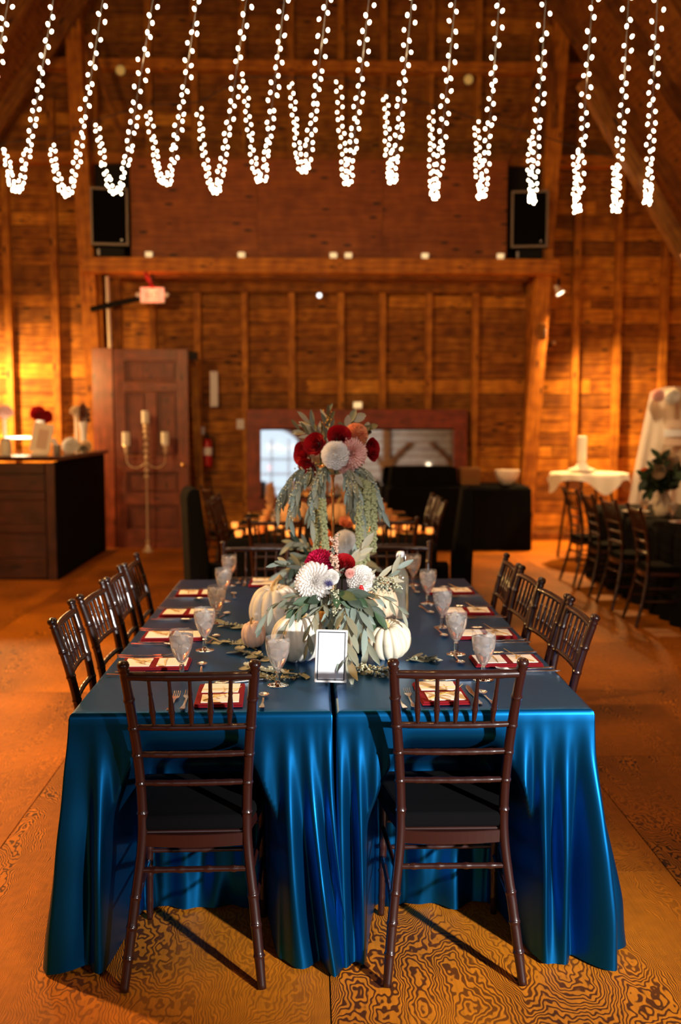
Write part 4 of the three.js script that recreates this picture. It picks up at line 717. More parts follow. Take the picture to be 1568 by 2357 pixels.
// ── framed card, bottle
{
  const t = thing('framed_card', 'small white framed table card leaning against the front pumpkin', 'picture frame', [0.06, 0.7575, -3.135], 0.06);
  const g = new THREE.Group(); g.name = 'frame'; g.rotation.x = -0.16; g.rotation.z = -0.045; t.add(g); g.position.y = 0.004;
  const W = 0.102, H = 0.168, b = 0.005;
  for (const [w, h, x, y] of [[W, b, 0, b / 2], [W, b, 0, H - b / 2], [b, H, -W / 2 + b / 2, H / 2], [b, H, W / 2 - b / 2, H / 2]]) part('moulding', move(new RoundedBoxGeometry(w, h, 0.01, 1, 0.001), x, y, 0), M.frameSilver ??= std({ color: shade(0.6, 0.59, 0.57), roughness: 0.5, metalness: 0.2 }), g);
  const c = document.createElement('canvas'); c.width = 200; c.height = 330; const x = c.getContext('2d'); x.fillStyle = '#dcdfe2'; x.fillRect(0, 0, 200, 330); x.strokeStyle = '#1d2026'; x.lineWidth = 7; x.strokeRect(8, 8, 184, 314);
  const ct = new THREE.CanvasTexture(c); ct.colorSpace = THREE.SRGBColorSpace;
  part('card', move(new THREE.PlaneGeometry(W - 2 * b + 0.001, H - 2 * b + 0.001), 0, H / 2, 0.0032), std({ map: ct, roughness: 0.6 }), g);
  part('backing', move(new THREE.BoxGeometry(W - 0.004, H - 0.004, 0.004), 0, H / 2, -0.002), M.blackPlastic, g);
  part('easel_leg', move(rot(new THREE.BoxGeometry(0.03, 0.13, 0.003), 0.3), 0, 0.066, -0.026), M.blackPlastic, g);
  const bt = thing('swing_top_bottle', 'clear swing-top glass water bottle standing right of the pumpkins', 'bottle', [0.381, 0.7575, -4.2]);
  part('body', lathe([[0, 0.002], [0.031, 0], [0.034, 0.004], [0.034, 0.17], [0.03, 0.19], [0.016, 0.215], [0.0125, 0.235], [0.013, 0.262], [0.0105, 0.262], [0.01, 0.235]], 28), M.bottleGlass = phys({ color: shade(0.93, 0.9, 0.74), roughness: 0.12, transmission: 0.9, thickness: 0, side: THREE.DoubleSide }), bt);
  part('water', lathe([[0, 0.006], [0.032, 0.006], [0.0325, 0.15], [0, 0.15]], 28), M.water, bt);
  part('stopper', lathe([[0, 0.258], [0.0125, 0.263], [0.0145, 0.275], [0.013, 0.286], [0, 0.288]], 18), M.whitePaper, bt);
  for (const s of [-1, 1]) part('wire_bail', sweep(curve([[0.0135 * s, 0.283, 0], [0.019 * s, 0.265, 0.004], [0.016 * s, 0.235, 0.008], [0.0135 * s, 0.228, 0.004]], 10), 0.0012, 5), M.silver, bt);
}

// ───────────────────────── things along the back wall ─────────────────────────
function speaker(x, tilt, label) {
  const t = thing('loudspeaker', label, 'speaker', [x, 3.7, -12.82], tilt);
  part('cabinet', move(new RoundedBoxGeometry(0.46, 0.7, 0.3, 2, 0.02), 0, 0.41, -0.02), M.blackPlastic, t);
  part('grille', move(new RoundedBoxGeometry(0.4, 0.62, 0.012, 1, 0.004), 0, 0.41, 0.135), M.black, t);
  for (const [w, h, px, py] of [[0.45, 0.025, 0, 0.745], [0.45, 0.025, 0, 0.075], [0.025, 0.69, -0.215, 0.41], [0.025, 0.69, 0.215, 0.41]]) part('trim', move(new RoundedBoxGeometry(w, h, 0.02, 1, 0.004), px, py, 0.14), M.speakerTrim ??= std({ color: shade(0.28, 0.23, 0.17), roughness: 0.5, metalness: 0.4 }), t);
  part('badge', move(rot(new THREE.CylinderGeometry(0.012, 0.012, 0.006, 16), Math.PI / 2), 0.14, 0.13, 0.145), M.silver, t);
  part('bracket', move(board(0.3, 0.12, 0.2, 'x', 0.006), 0.02, -0.01, -0.02), M.blackPlastic, t); part('bracket_bolt', move(board(0.03, 0.08, 0.03, 'y', 0.004), -0.14, -0.02, 0.1), M.greyMetal, t);
}
speaker(-2.5, 0.14, 'black loudspeaker in a pale trim on the left end of the beam');
speaker(2.76, -0.14, 'black loudspeaker in a pale trim on the right end of the beam');
[-2.01, -0.86, 0.287, 0.475, 1.437, 2.39].forEach((x, i) => {
  const t = thing('votive_candle', `glowing votive candle on the beam, ${['first', 'second', 'third', 'fourth', 'fifth', 'sixth'][i]} from the left`, 'candle', [x, 3.6155, -12.73], 0, 'votive candles on the beam');
  part('cup', lathe([[0, 0], [0.038, 0], [0.046, 0.008], [0.05, 0.075], [0.046, 0.075], [0.042, 0.012], [0, 0.01]], 20), M.frost, t);
  part('glow', lathe([[0, 0.012], [0.041, 0.013], [0.044, 0.07], [0, 0.068]], 16), M.votive, t);
});
{
  const t = thing('exit_sign', 'red glowing EXIT sign with two emergency lamp heads under the beam', 'sign', [-1.97, 3.06, -12.72]);
  part('housing', move(new RoundedBoxGeometry(0.3, 0.19, 0.05, 2, 0.008), 0, 0.1, 0), M.whitePaper, t);
  const c = document.createElement('canvas'); c.width = 256; c.height = 160; const x = c.getContext('2d'); x.fillStyle = '#ff9a80'; x.fillRect(0, 0, 256, 160); x.fillStyle = '#e8200c'; x.font = 'bold 96px sans-serif'; x.textAlign = 'center'; x.textBaseline = 'middle'; x.fillText('EXIT', 128, 84);
  const tx = new THREE.CanvasTexture(c); tx.colorSpace = THREE.SRGBColorSpace;
  part('face', move(new THREE.BoxGeometry(0.2, 0.165, 0.004), 0, 0.1, 0.027), std({ map: tx, emissiveMap: tx, emissive: new THREE.Color(1, 0.75, 0.7), emissiveIntensity: 0.75, roughness: 0.5 }), t);
  for (const s of [-1, 1]) part('lamp_head', move(rot(new THREE.CylinderGeometry(0.03, 0.022, 0.05, 16), Math.PI / 2), s * 0.175, 0.1, 0.01), M.greyMetal, t);
  part('hanger', move(board(0.02, 0.24, 0.02, 'y'), 0, 0.3, -0.01), M.nearBlack, t);
  const l = addLight(new THREE.PointLight(new THREE.Color(1, 0.15, 0.08), 0.3, 0, 2), -1.97, 3.17, -12.62, 3);
  const r = thing('exit_glow_strip', 'short red strip standing in for the exit sign glow on the beam', 'exit_glow_strip', [-2.03, 3.4, -12.6]);  // red glow of the exit sign, painted as a coloured strip
  part('tail', surface(2, 8, (u, v) => V((u - 0.5) * 0.06 + 0.08 * v, -0.17 * v, 0.01 * Math.sin(v * 9))), std({ color: shade(0.7, 0.01, 0.01), roughness: 0.5, side: THREE.DoubleSide }), r); part('glow_dot', move(new THREE.SphereGeometry(0.025, 10, 8), 0, 0.005, 0), M.red, r);
}
{ // small fixtures on the wall
  const ext = thing('fire_extinguisher', 'red fire extinguisher hanging on the back wall right of the panelled door', 'fire extinguisher', [-1.365, 1.0, -13.24]);
  part('cylinder', lathe([[0, 0], [0.055, 0], [0.062, 0.01], [0.062, 0.3], [0.045, 0.345], [0.02, 0.36], [0, 0.362]], 22), M.red, ext);
  part('label_band', move(new THREE.CylinderGeometry(0.0632, 0.0632, 0.1, 22), 0, 0.2, 0), M.whitePaper, ext);
  part('valve', move(new RoundedBoxGeometry(0.04, 0.05, 0.04, 1, 0.006), 0, 0.385, 0), M.blackPlastic, ext); part('lever', move(rot(board(0.02, 0.012, 0.12, 'z', 0.004), -0.2), 0, 0.42, 0.03), M.blackPlastic, ext);
  part('hose', sweep(curve([[0.015, 0.39, 0.02], [0.08, 0.38, 0.03], [0.09, 0.25, 0.03], [0.08, 0.1, 0.03]], 14), 0.009, 6), M.blackPlastic, ext);
  const gauge = thing('wall_tag', 'small pale tag on the wall above the fire extinguisher', 'tag', [-1.43, 1.47, -13.26]); part('plate', new RoundedBoxGeometry(0.06, 0.1, 0.01, 1, 0.004), M.whitePaper, gauge);
  const pp = thing('notice', 'tall narrow white notice pinned to the back wall beside the door', 'notice', [-1.272, 2.015, -13.27]); part('sheet', new RoundedBoxGeometry(0.1, 0.46, 0.012, 1, 0.003), M.whitePaper, pp); for (const y of [-0.2, 0.2]) part('pin', move(new THREE.SphereGeometry(0.008, 8, 6), 0, y, 0.008), M.silver, pp);
  const sw = thing('switch_plate', 'small white switch plate on the wall left of the framed mirror', 'switch', [-0.93, 1.555, -13.28]); part('plate', new RoundedBoxGeometry(0.1, 0.13, 0.014, 1, 0.005), M.whitePaper, sw); part('toggle', move(new RoundedBoxGeometry(0.02, 0.04, 0.02, 1, 0.004), 0, 0, 0.01), M.paper, sw);
  const led = thing('spot_light', 'tiny bluish white spot light under the loft, in the middle of the wall', 'lamp', [0.114, 3.22, -13.2]); part('bezel', rot(new THREE.CylinderGeometry(0.04, 0.036, 0.05, 18), Math.PI / 2), M.greyMetal, led); part('lens', move(rot(new THREE.CylinderGeometry(0.03, 0.03, 0.006, 18), Math.PI / 2), 0, 0, 0.027), M.led, led);
  const tb = thing('timber', 'loose pale timber leaning on the wall right of the panelled door', 'timber', [-1.41, 0, -12.92]); const tm = part('plank', move(board(0.1, 2.3, 0.05, 'y'), 0, 1.15, 0), M.timber = std({ map: plankTex[0], color: shade(0.55, 0.52, 0.36), roughness: 0.8 }), tb); tb.rotation.z = 0.045; tb.rotation.x = -0.1;
  const jb = thing('junction_box', 'small metal box with a lever on the right post', 'box', [2.93, 2.72, -12.72]); part('box', new RoundedBoxGeometry(0.1, 0.2, 0.07, 1, 0.008), M.timber, jb); part('lever', move(board(0.02, 0.1, 0.02, 'y', 0.004), 0.03, -0.02, 0.045), M.greyMetal, jb);
  const wl = thing('wall_light', 'small cream bulb on the back wall beside the right post', 'lamp', [3.2, 2.62, -13.26]); part('globe', move(new THREE.SphereGeometry(0.03, 14, 10), 0, 0, 0.05), M.paleTan0 = std({ color: shade(0.45, 0.3, 0.18), roughness: 0.5 }), wl); part('socket', rot(new THREE.CylinderGeometry(0.025, 0.03, 0.04, 12), Math.PI / 2), M.blackPlastic, wl);
  for (const [x, y, d] of [[-2.4, 6.02, 'left'], [2.03, 5.95, 'right']]) { const o = thing('wall_globe', `dim amber globe high on the gable wall, ${d} one`, 'lamp', [x, y, -13.22]); part('globe', move(new THREE.SphereGeometry(0.06, 14, 10), 0, 0, 0.04), M.globe ??= std({ color: shade(0.6, 0.42, 0.12), emissive: new THREE.Color(1, 0.6, 0.15), emissiveIntensity: 0.25, roughness: 0.4 }), o); part('socket', move(rot(new THREE.CylinderGeometry(0.03, 0.03, 0.06, 12), Math.PI / 2), 0, 0, -0.03), M.blackPlastic, o); }
}
{ // old five-panel door screen
  const t = thing('door_screen', 'tall old dark reddish five-panel door standing against the wall behind the candelabra', 'door', [-2.44, 0.0, -12.6], -0.05);
  const leafDoor = (g, W, H) => {
    const bd = 0.045; const add = (n, w, h, x, y, m = M.door, d = bd, ax = 'y', z = 0) => part(n, move(board(w, h, d, ax, 0.004), x, y, z), m, g);
    add('stile', 0.13, H, 0.065, H / 2); add('stile', 0.13, H, W - 0.065, H / 2);
    for (const [y, h] of [[0.12, 0.24], [0.62, 0.14], [1.06, 0.2], [2.02, 0.12], [H - 0.07, 0.14]]) add('rail', W - 0.262, h, W / 2, y, M.door, bd, 'x');
    add('mullion', 0.12, 0.79, W / 2, 1.56);
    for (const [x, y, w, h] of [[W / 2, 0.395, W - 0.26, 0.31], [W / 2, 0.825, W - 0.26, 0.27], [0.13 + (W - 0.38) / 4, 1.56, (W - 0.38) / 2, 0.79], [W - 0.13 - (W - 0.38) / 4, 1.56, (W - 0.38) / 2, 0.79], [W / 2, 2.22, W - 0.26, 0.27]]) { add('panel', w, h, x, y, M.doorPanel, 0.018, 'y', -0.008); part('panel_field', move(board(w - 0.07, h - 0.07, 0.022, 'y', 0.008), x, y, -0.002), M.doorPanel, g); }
    part('knob', move(new THREE.SphereGeometry(0.028, 14, 10), W - 0.07, 1.05, 0.05), M.gold, g);
  };
  leafDoor(t, 0.92, 2.48);
  const sd = part('side_leaf', move(board(0.3, 2.5, 0.045, 'y', 0.004), -0.15, 1.25, 0), M.doorSide = std({ map: M.door.map, color: shade(1, 0.95, 0.95), roughness: 0.4 }), t); sd.rotation.y = -0.35; sd.position.set(-0.012, 0, 0.0);
  part('cap', move(board(0.1, 0.1, 0.1, 'x'), 0.98, 2.4, -0.04), M.nearBlack, t);
}
{ // floor candelabra
  const t = thing('floor_candelabra', 'tall silver-gold floor candelabra holding three cream pillar candles', 'candelabra', [-2.0, 0, -12.2]);
  M.mercury = std({ color: shade(0.85, 0.68, 0.45), roughness: 0.3, metalness: 0.55 });
  part('base', lathe([[0, 0], [0.07, 0], [0.07, 0.012], [0.05, 0.03], [0.03, 0.06], [0.022, 0.1], [0, 0.1]], 24), M.mercury, t);
  const pr = [[0, 0.1], [0.012, 0.1], [0.03, 0.13], [0.012, 0.16], [0.01, 0.7], [0.012, 0.85]]; for (const y of [0.92, 0.99, 1.08, 1.15, 1.23, 1.31, 1.39, 1.47, 1.53]) pr.push([0.013, y - 0.035], [0.028, y - 0.015], [0.034, y], [0.028, y + 0.012], [0.013, y + 0.03]); pr.push([0.045, 1.56], [0.045, 1.57], [0, 1.57]);
  part('column', lathe(pr, 16), M.mercury, t);
  for (const s of [-1, 1]) {
    part('arm', sweep(curve([[0.01 * s, 1.08, 0], [0.12 * s, 1.03, 0.02], [0.22 * s, 1.08, 0.02], [0.235 * s, 1.2, 0.02]], 16), 0.006, 7), M.mercury, t);
    part('cup', move(lathe([[0, 0], [0.025, 0.005], [0.014, 0.03], [0.03, 0.06], [0.014, 0.08], [0.045, 0.11], [0, 0.112]], 16), 0.235 * s, 1.19, 0.02), M.mercury, t);
  }
  const cand = (x, y, h, z, label) => { const c = thing('pillar_candle', label, 'candle', [-2.0 + x, y, -12.2 + z], 0, 'candles on the candelabra'); part('wax', lathe([[0, 0], [0.044, 0], [0.046, 0.004], [0.046, h - 0.004], [0.04, h], [0.02, h - 0.006], [0, h - 0.008]], 20), M.wax, c); part('wick', sweep(line([0, h - 0.01, 0], [0.002, h + 0.012, 0], 2), 0.0015, 5), M.black, c); };
  cand(0, 1.571, 0.15, 0, 'cream pillar candle on the tall middle column of the candelabra'); cand(-0.235, 1.303, 0.16, 0.02, 'cream pillar candle on the left arm of the candelabra'); cand(0.235, 1.303, 0.16, 0.02, 'cream pillar candle on the right arm of the candelabra');
}
{ // bar counter
  const t = thing('bar_counter', 'dark panelled wooden bar counter with a black side at the left', 'bar');
  const X1 = -2.56, X0 = -4.9, Z0 = -10.05, Z1 = -12.4, H = 1.2;
  part('carcass', move(new THREE.BoxGeometry(X1 - X0 - 0.03, H - 0.04, 0.5), (X0 + X1) / 2 - 0.015, H / 2 - 0.02, Z0 - 0.29), M.bar, t);
  part('side_panel', move(new RoundedBoxGeometry(0.03, H - 0.01, Z0 - Z1, 1, 0.004), X1 - 0.0, H / 2 - 0.005, (Z0 + Z1) / 2), M.black, t);
  for (const [x, w] of [[X1 - 0.045, 0.09], [X1 - 0.98, 0.09], [X1 - 1.9, 0.09]]) part('stile', move(board(w, H - 0.02, 0.045, 'y', 0.004), x, H / 2 - 0.01, Z0 - 0.015), M.bar, t);
  for (let k = 0; k < 2; k++) for (const [y, h] of [[0.12, 0.2], [0.52, 0.08], [0.85, 0.08], [1.12, 0.1]]) part('rail', move(board(0.82, h, 0.04, 'x', 0.004), X1 - 0.512 - k * 0.925, y, Z0 - 0.018), M.bar, t);
  for (let k = 0; k < 2; k++) for (const [y, h] of [[0.35, 0.26], [0.685, 0.25], [0.98, 0.17]]) part('panel', move(board(0.81, h, 0.02, 'x', 0.006), X1 - 0.512 - k * 0.925, y, Z0 - 0.03), M.bar, t);
  part('counter_top', move(board(X1 - X0 + 0.06, 0.045, Z0 - Z1 + 0.06, 'x', 0.008), (X0 + X1) / 2 + 0.03, H + 0.022, (Z0 + Z1) / 2 + 0.01), M.barTop, t);
  const T = H + 0.045, vase = (name, label, x, z, h, r) => { const v = thing(name, label, 'vase', [x, T, z]); part('body', lathe([[0, 0], [r * 0.8, 0], [r * 0.7, h * 0.3], [r * 0.65, h * 0.7], [r, h], [r * 0.9, h], [r * 0.55, h * 0.7], [r * 0.6, h * 0.06], [0, 0.02]], 20), M.whiteGlaze ??= std({ color: shade(0.78, 0.72, 0.66), roughness: 0.3 }), v); return v; };
  vase('vase', 'tall white vase with dark red blooms behind the menu board on the bar', -3.02, -11.3, 0.36, 0.055);
  vase('vase', 'tall white vase with brown foliage at the right end of the bar', -2.53 - 0.06, -11.5, 0.34, 0.055);
  flower('rose', 'rose', 0.09, M.pRed, [-3.04, T + 0.43, -11.3], [0, 0.3, 1], 'dark red rose in the white vase on the bar', null, 71);
  flower('mum', 'chrysanthemum', 0.075, M.pRed, [-2.96, T + 0.4, -11.32], [0.5, 0.2, 1], 'smaller dark red bloom right of the rose on the bar', null, 72);
  sprig('dried_foliage', 'dark brown foliage in the white vase at the right end of the bar', null, [[-2.59, T + 0.3, -11.5], [-2.58, T + 0.4, -11.5], [-2.56, T + 0.48, -11.5]], { seed: 73, n: 16, l: 0.09, w: 0.05, mats: [M.brownLeaf = leaf(0.09, 0.025, 0.012)], spread: 0.9 });
  const lol = (label, x, z, h, r, m) => { const v = thing('topiary', label, 'decoration', [x, T, z]); part('stick', sweep(line([0, 0, 0], [0, h, 0], 4), 0.022, 8), M.cream, v); part('ball', move(dahlia(r, m, 140, 5, 0.35, 'mum'), 0, h + r * 0.3, 0), m, v); part('ball_base', move(new THREE.SphereGeometry(r * 0.75, 14, 10), 0, h + r * 0.25, 0), m, v); };
  lol('pale pink flower ball on a cream stick, far left of the bar', -3.42, -11.3, 0.42, 0.1, M.pPink2 = petal(0.85, 0.6, 0.56));
  lol('cream white flower ball on a stick near the right end of the bar', -2.69, -11.6, 0.44, 0.075, M.pCream);
  const sign = thing('menu_board', 'white acrylic menu sign leaning back on the bar', 'sign', [-2.79, T + 0.003, -10.35], 0.25); const sg = new THREE.Group(); sg.name = 'panel'; sg.rotation.x = -0.1; sg.rotation.z = -0.2; sg.position.y = 0.028; sign.add(sg);
  part('sheet', move(new RoundedBoxGeometry(0.2, 0.3, 0.008, 1, 0.003), 0, 0.15, 0), M.cream, sg); part('print', move(new THREE.BoxGeometry(0.1, 0.2, 0.002), 0.01, 0.14, 0.0055), M.paleTan = std({ color: shade(0.6, 0.42, 0.32), roughness: 0.8 }), sg); part('foot', move(board(0.16, 0.03, 0.1, 'x', 0.004), 0.0, 0.012, 0), M.cream, sign);
  const strip = thing('light_tray', 'low white glowing light bar lying across the bar top', 'lamp', [-3.16, T, -11.0]); part('tube', move(new RoundedBoxGeometry(0.34, 0.03, 0.04, 2, 0.012), 0, 0.17, 0), M.stripGlow = std({ color: shade(0.9), emissive: new THREE.Color(1, 0.85, 0.65), emissiveIntensity: 1.3, roughness: 0.4 }), strip); for (const s of [-1, 1]) part('foot', move(board(0.02, 0.16, 0.03, 'y', 0.003), s * 0.15, 0.08, 0), M.greyMetal, strip);
  addLight(new THREE.PointLight(new THREE.Color(1, 0.75, 0.45), 0.8, 0, 2), -3.16, T + 0.22, -10.95, 6);
  const cup = thing('cup', 'dark pewter cup with a folded white napkin on the bar', 'cup', [-2.67, T, -10.6]); part('body', lathe([[0, 0], [0.035, 0], [0.045, 0.1], [0.041, 0.1], [0.032, 0.008], [0, 0.006]], 18), M.greyMetal, cup); part('napkin', move(rot(new RoundedBoxGeometry(0.05, 0.1, 0.02, 2, 0.008), 0.2, 0.3, 0.5), -0.02, 0.12, 0), M.whitePaper, cup);
  flower('mum', 'hydrangea', 0.095, M.pWhite, [-2.6, T + 0.09, -10.9], [-0.2, 0.8, 1], 'large white hydrangea bloom lying at the right end of the bar', null, 76); flower('mum', 'hydrangea', 0.075, M.pCream, [-2.58 + 0.06, T + 0.07, -11.25], [0.3, 0.8, 0.8], 'cream hydrangea bloom behind the large white one on the bar', null, 77);
  sprig('eucalyptus_sprig', 'green sprig lying beside the hydrangeas on the bar', null, [[-2.62, T + 0.02, -11.0], [-2.56, T + 0.05, -10.98], [-2.53, T + 0.05, -11.2]], { seed: 78, n: 10, l: 0.08, w: 0.03, mats: WE });
  const gl = thing('glass_jar', 'greenish glass jar at the far left of the bar', 'jar', [-3.1, T, -10.25]); part('body', lathe([[0, 0], [0.055, 0], [0.06, 0.01], [0.06, 0.13], [0.045, 0.16], [0.041, 0.16], [0.055, 0.13], [0.055, 0.012], [0, 0.01]], 22), M.frost, gl); part('lid', move(new THREE.CylinderGeometry(0.048, 0.048, 0.015, 20), 0, 0.168, 0), M.greyMetal, gl);
}
{ // framed mirror
  const t = thing('wall_mirror', 'long reddish timber-framed mirror on the back wall behind the flowers', 'mirror', [0.61, 0.42, -13.12]); const g = new THREE.Group(); g.name = 'frame'; g.rotation.x = -0.055; t.add(g);
  const W = 2.9, H = 1.33, b = 0.18;
  part('head_rail', move(board(W, 0.25, 0.07, 'x', 0.006), 0, H - 0.125, 0), M.redFrame, g); part('bottom_rail', move(board(W, 0.16, 0.07, 'x', 0.006), 0, 0.08, 0), M.redFrame, g);
  for (const s of [-1, 1]) part('stile', move(board(b, H - 0.41, 0.068, 'y', 0.006), s * (W / 2 - b / 2), (H - 0.09) / 2, 0), M.redFrame, g);
  part('mirror_glass', move(new THREE.BoxGeometry(W - 2 * b + 0.02, H - 0.4, 0.01), 0, (H - 0.09) / 2, -0.01), std({ color: shade(0.86, 0.87, 0.87), roughness: 0.03, metalness: 1 }), g);
  part('bead', move(board(W - 2 * b, 0.02, 0.02), 0, H - 0.258, 0.02), M.nearBlack, g);
  const vc = thing('votive_candle', 'white votive candle on top of the mirror frame, behind the tall flowers', 'candle', [0.617, 1.758, -13.2]); part('cup', lathe([[0, 0], [0.05, 0], [0.06, 0.01], [0.06, 0.09], [0.055, 0.09], [0.05, 0.012], [0, 0.01]], 20), M.frost, vc); part('glow', lathe([[0, 0.012], [0.05, 0.014], [0.054, 0.085], [0, 0.083]], 16), M.votive, vc);
}
{ // buffet table with black cloth
  const drape = (x0, x1, z0, z1, H, seed, amp = 0.02, va = 0, vb = 1) => { const w = x1 - x0, d = z0 - z1, per = 2 * (w + d); return surface(200, 16, (u, v) => { v = lerp(va, vb, v); let s = u * per, c; if (s < w) c = [x0 + s, z0, 0, 1]; else if ((s -= w) < d) c = [x1, z0 - s, 1, 0]; else if ((s -= d) < w) c = [x1 - s, z1, 0, -1]; else { s -= w; c = [x0, z1 + s, -1, 0]; } const k = Math.max(0, (v - 0.2) / 0.8); if (v < 0.2) { const q = 1 - v / 0.2; return V(lerp(c[0], (x0 + x1) / 2, q), H, lerp(c[1], (z0 + z1) / 2, q)); } const off = k * (0.02 + amp * Math.sin(u * per * 26 + seed)); return V(c[0] + c[2] * off, lerp(H, 0.008, k), c[1] + c[3] * off); }, true); };
  single('tablecloth', drape(0.95, 2.72, -12.2, -12.95, 0.8, 1), M.black, 'black tablecloth to the floor on the buffet table before the mirror', 'tablecloth');
  single('draped_riser', drape(1.0, 1.8, -12.3, -12.75, 0.23, 4, 0.008), M.black, 'low black draped riser on the buffet table, under the mirror', 'riser', [0, 0.801, 0]);
  const bk = thing('basket', 'square woven wicker basket on the black buffet table', 'basket', [1.98, 0.801, -12.45]); M.wicker = std({ color: shade(0.3, 0.14, 0.045), roughness: 0.85 });
  for (let k = 0; k < 8; k++) { const P = []; for (let i = 0; i <= 40; i++) { const a = i / 40 * 6.2832, q = Math.max(Math.abs(Math.cos(a)), Math.abs(Math.sin(a))), r = (0.115 + k * 0.002) / q * 0.95; P.push(V(Math.cos(a) * r + 0.004 * ((i + k) % 2), 0.014 + k * 0.024, Math.sin(a) * r)); } part('weave', sweep(P, 0.012, 6), M.wicker, bk); }
  part('bottom', move(new RoundedBoxGeometry(0.22, 0.015, 0.22, 1, 0.004), 0, 0.009, 0), M.wicker, bk); part('lid', move(new RoundedBoxGeometry(0.25, 0.02, 0.25, 2, 0.008), 0, 0.205, 0), M.wicker, bk);
  const bw = thing('bowl', 'white ceramic bowl on the right end of the black buffet table', 'bowl', [2.45, 0.801, -12.4]); part('body', lathe([[0, 0.005], [0.06, 0], [0.06, 0.012], [0.12, 0.06], [0.15, 0.13], [0.152, 0.18], [0.145, 0.18], [0.125, 0.13], [0.1, 0.065], [0, 0.02]], 28), M.whiteGlaze, bw); part('rim', move(rot(new THREE.TorusGeometry(0.149, 0.006, 8, 28), Q), 0, 0.18, 0), M.whiteGlaze, bw);
  // rear long table
  single('tablecloth', drape(-0.62, 0.9, -7.05, -9.45, 0.757, 2, 0.03), M.black, 'tablecloth blackened for dim light on the long rear table behind the near one', 'tablecloth');  // blue linen set to black: the dimness is put into its colour
  let n = 0; const side = (s) => s < 0 ? 'left' : 'right';
  const tumblerG = (() => { const g = new THREE.Group(); g.name = 'gold_tumbler'; part('cup', lathe([[0, 0], [0.028, 0], [0.036, 0.085], [0.034, 0.085], [0.026, 0.006], [0, 0.005]], 18), M.goldGlass = phys({ color: shade(1, 0.72, 0.4), roughness: 0.12, transmission: 0.6, thickness: 0, side: THREE.DoubleSide }), g); part('rim', move(rot(new THREE.TorusGeometry(0.0352, 0.0018, 6, 20), Q), 0, 0.085, 0), M.gold, g); return g; })();
  for (const s of [-1, 1]) [-7.35, -7.85, -8.4, -9.0].forEach((z, i) => {
    const x = 0.14 + s * 0.4; goblet(x, z, `water goblet on the ${side(s)} side of the rear table, ${ord[i]}`, 'goblets on the rear table', 0.7575);
    const c = tumblerG.clone(); c.name = numbered('gold_tumbler'); c.position.set(x + s * 0.12, 0.7575, z - 0.12); scene.add(c); tag(c, `amber tumbler on the ${side(s)} side of the rear table, ${ord[i]}`, 'glass', 'amber tumblers on the rear table');
    const p = thing('plate', `small gold-rimmed plate on the ${side(s)} side of the rear table, ${ord[i]}`, 'plate', [0.14 + s * 0.6, 0.7575, z], 0, 'plates on the rear table'); part('dish', lathe([[0, 0], [0.07, 0], [0.11, 0.014], [0.109, 0.017], [0.07, 0.005], [0, 0.004]], 28), M.gold, p); part('rim', move(rot(new THREE.TorusGeometry(0.11, 0.003, 6, 30), Q), 0, 0.015, 0), M.gold, p);
    const v = thing('votive_candle', `added glowing votive cup on the ${side(s)} side of the rear table, ${ord[i]}`, 'candle', [0.14 + s * 0.22, 0.7575, z + 0.1], 0, 'added votives on the rear table'); part('cup', lathe([[0, 0], [0.03, 0], [0.036, 0.06], [0.034, 0.06], [0.028, 0.006], [0, 0.005]], 16), M.goldGlass, v); part('glow', lathe([[0, 0.006], [0.027, 0.007], [0.03, 0.04], [0, 0.04]], 12), M.votive, v);  // lit votives added to give the rear table its gold glitter
  });
  for (let k = 0; k < 14; k++) { const s = k % 2 ? 1 : -1, v = thing('glitter_cup', `added glowing cup for glitter on the rear table, ${['nearest', 'second', 'third', 'fourth', 'fifth', 'sixth', 'seventh'][Math.floor(k / 2)]} ${s < 0 ? 'left' : 'right'} of the gold pole`, 'candle', [0.14 + s * (0.3 + 0.073 * Math.floor(k / 2)), 0.7575, -7.2 - 0.3 * ((k * 7) % 5) / 2], 0, 'added glitter cups near the front of the rear table'); part('cup', lathe([[0, 0], [0.026, 0], [0.031, 0.05], [0.029, 0.05], [0.024, 0.006], [0, 0.005]], 16), M.goldGlass, v); part('glow', lathe([[0, 0.006], [0.022, 0.007], [0.026, 0.042], [0, 0.042]], 12), M.votive, v); }  // glowing cups added in place of glints on the rear table glassware
  const pump2 = (x, z, R, label) => { const t = thing('pumpkin', label, 'pumpkin', [x, 0.7575, z]); part('flesh', move(surface(72, 18, (u, v) => { const th = v * Math.PI, a = u * 6.2832, r = R * Math.pow(Math.sin(th), 0.85) * (0.88 + 0.12 * Math.pow(Math.abs(Math.sin(a * 4.5)), 0.7)); return V(Math.cos(a) * r, R * 0.85 * Math.cos(th) * (1 - 0.25 * Math.exp(-Math.pow(r / (R * 0.3), 2))), Math.sin(a) * r); }, true), 0, R * 0.84, 0), M.peachSkin ??= std({ color: shade(0.75, 0.42, 0.2), roughness: 0.6 }), t); part('stalk', sweep(curve([[0, R * 1.3, 0], [0, R * 1.75, 0], [R * 0.2, R * 2.05, 0]], 6), R * 0.1, 6), M.stalk, t); };
  pump2(-0.12, -7.75, 0.13, 'peach pumpkin on the rear table left of the gold pole'); pump2(0.22, -8.0, 0.11, 'peach pumpkin on the rear table right of the gold pole');
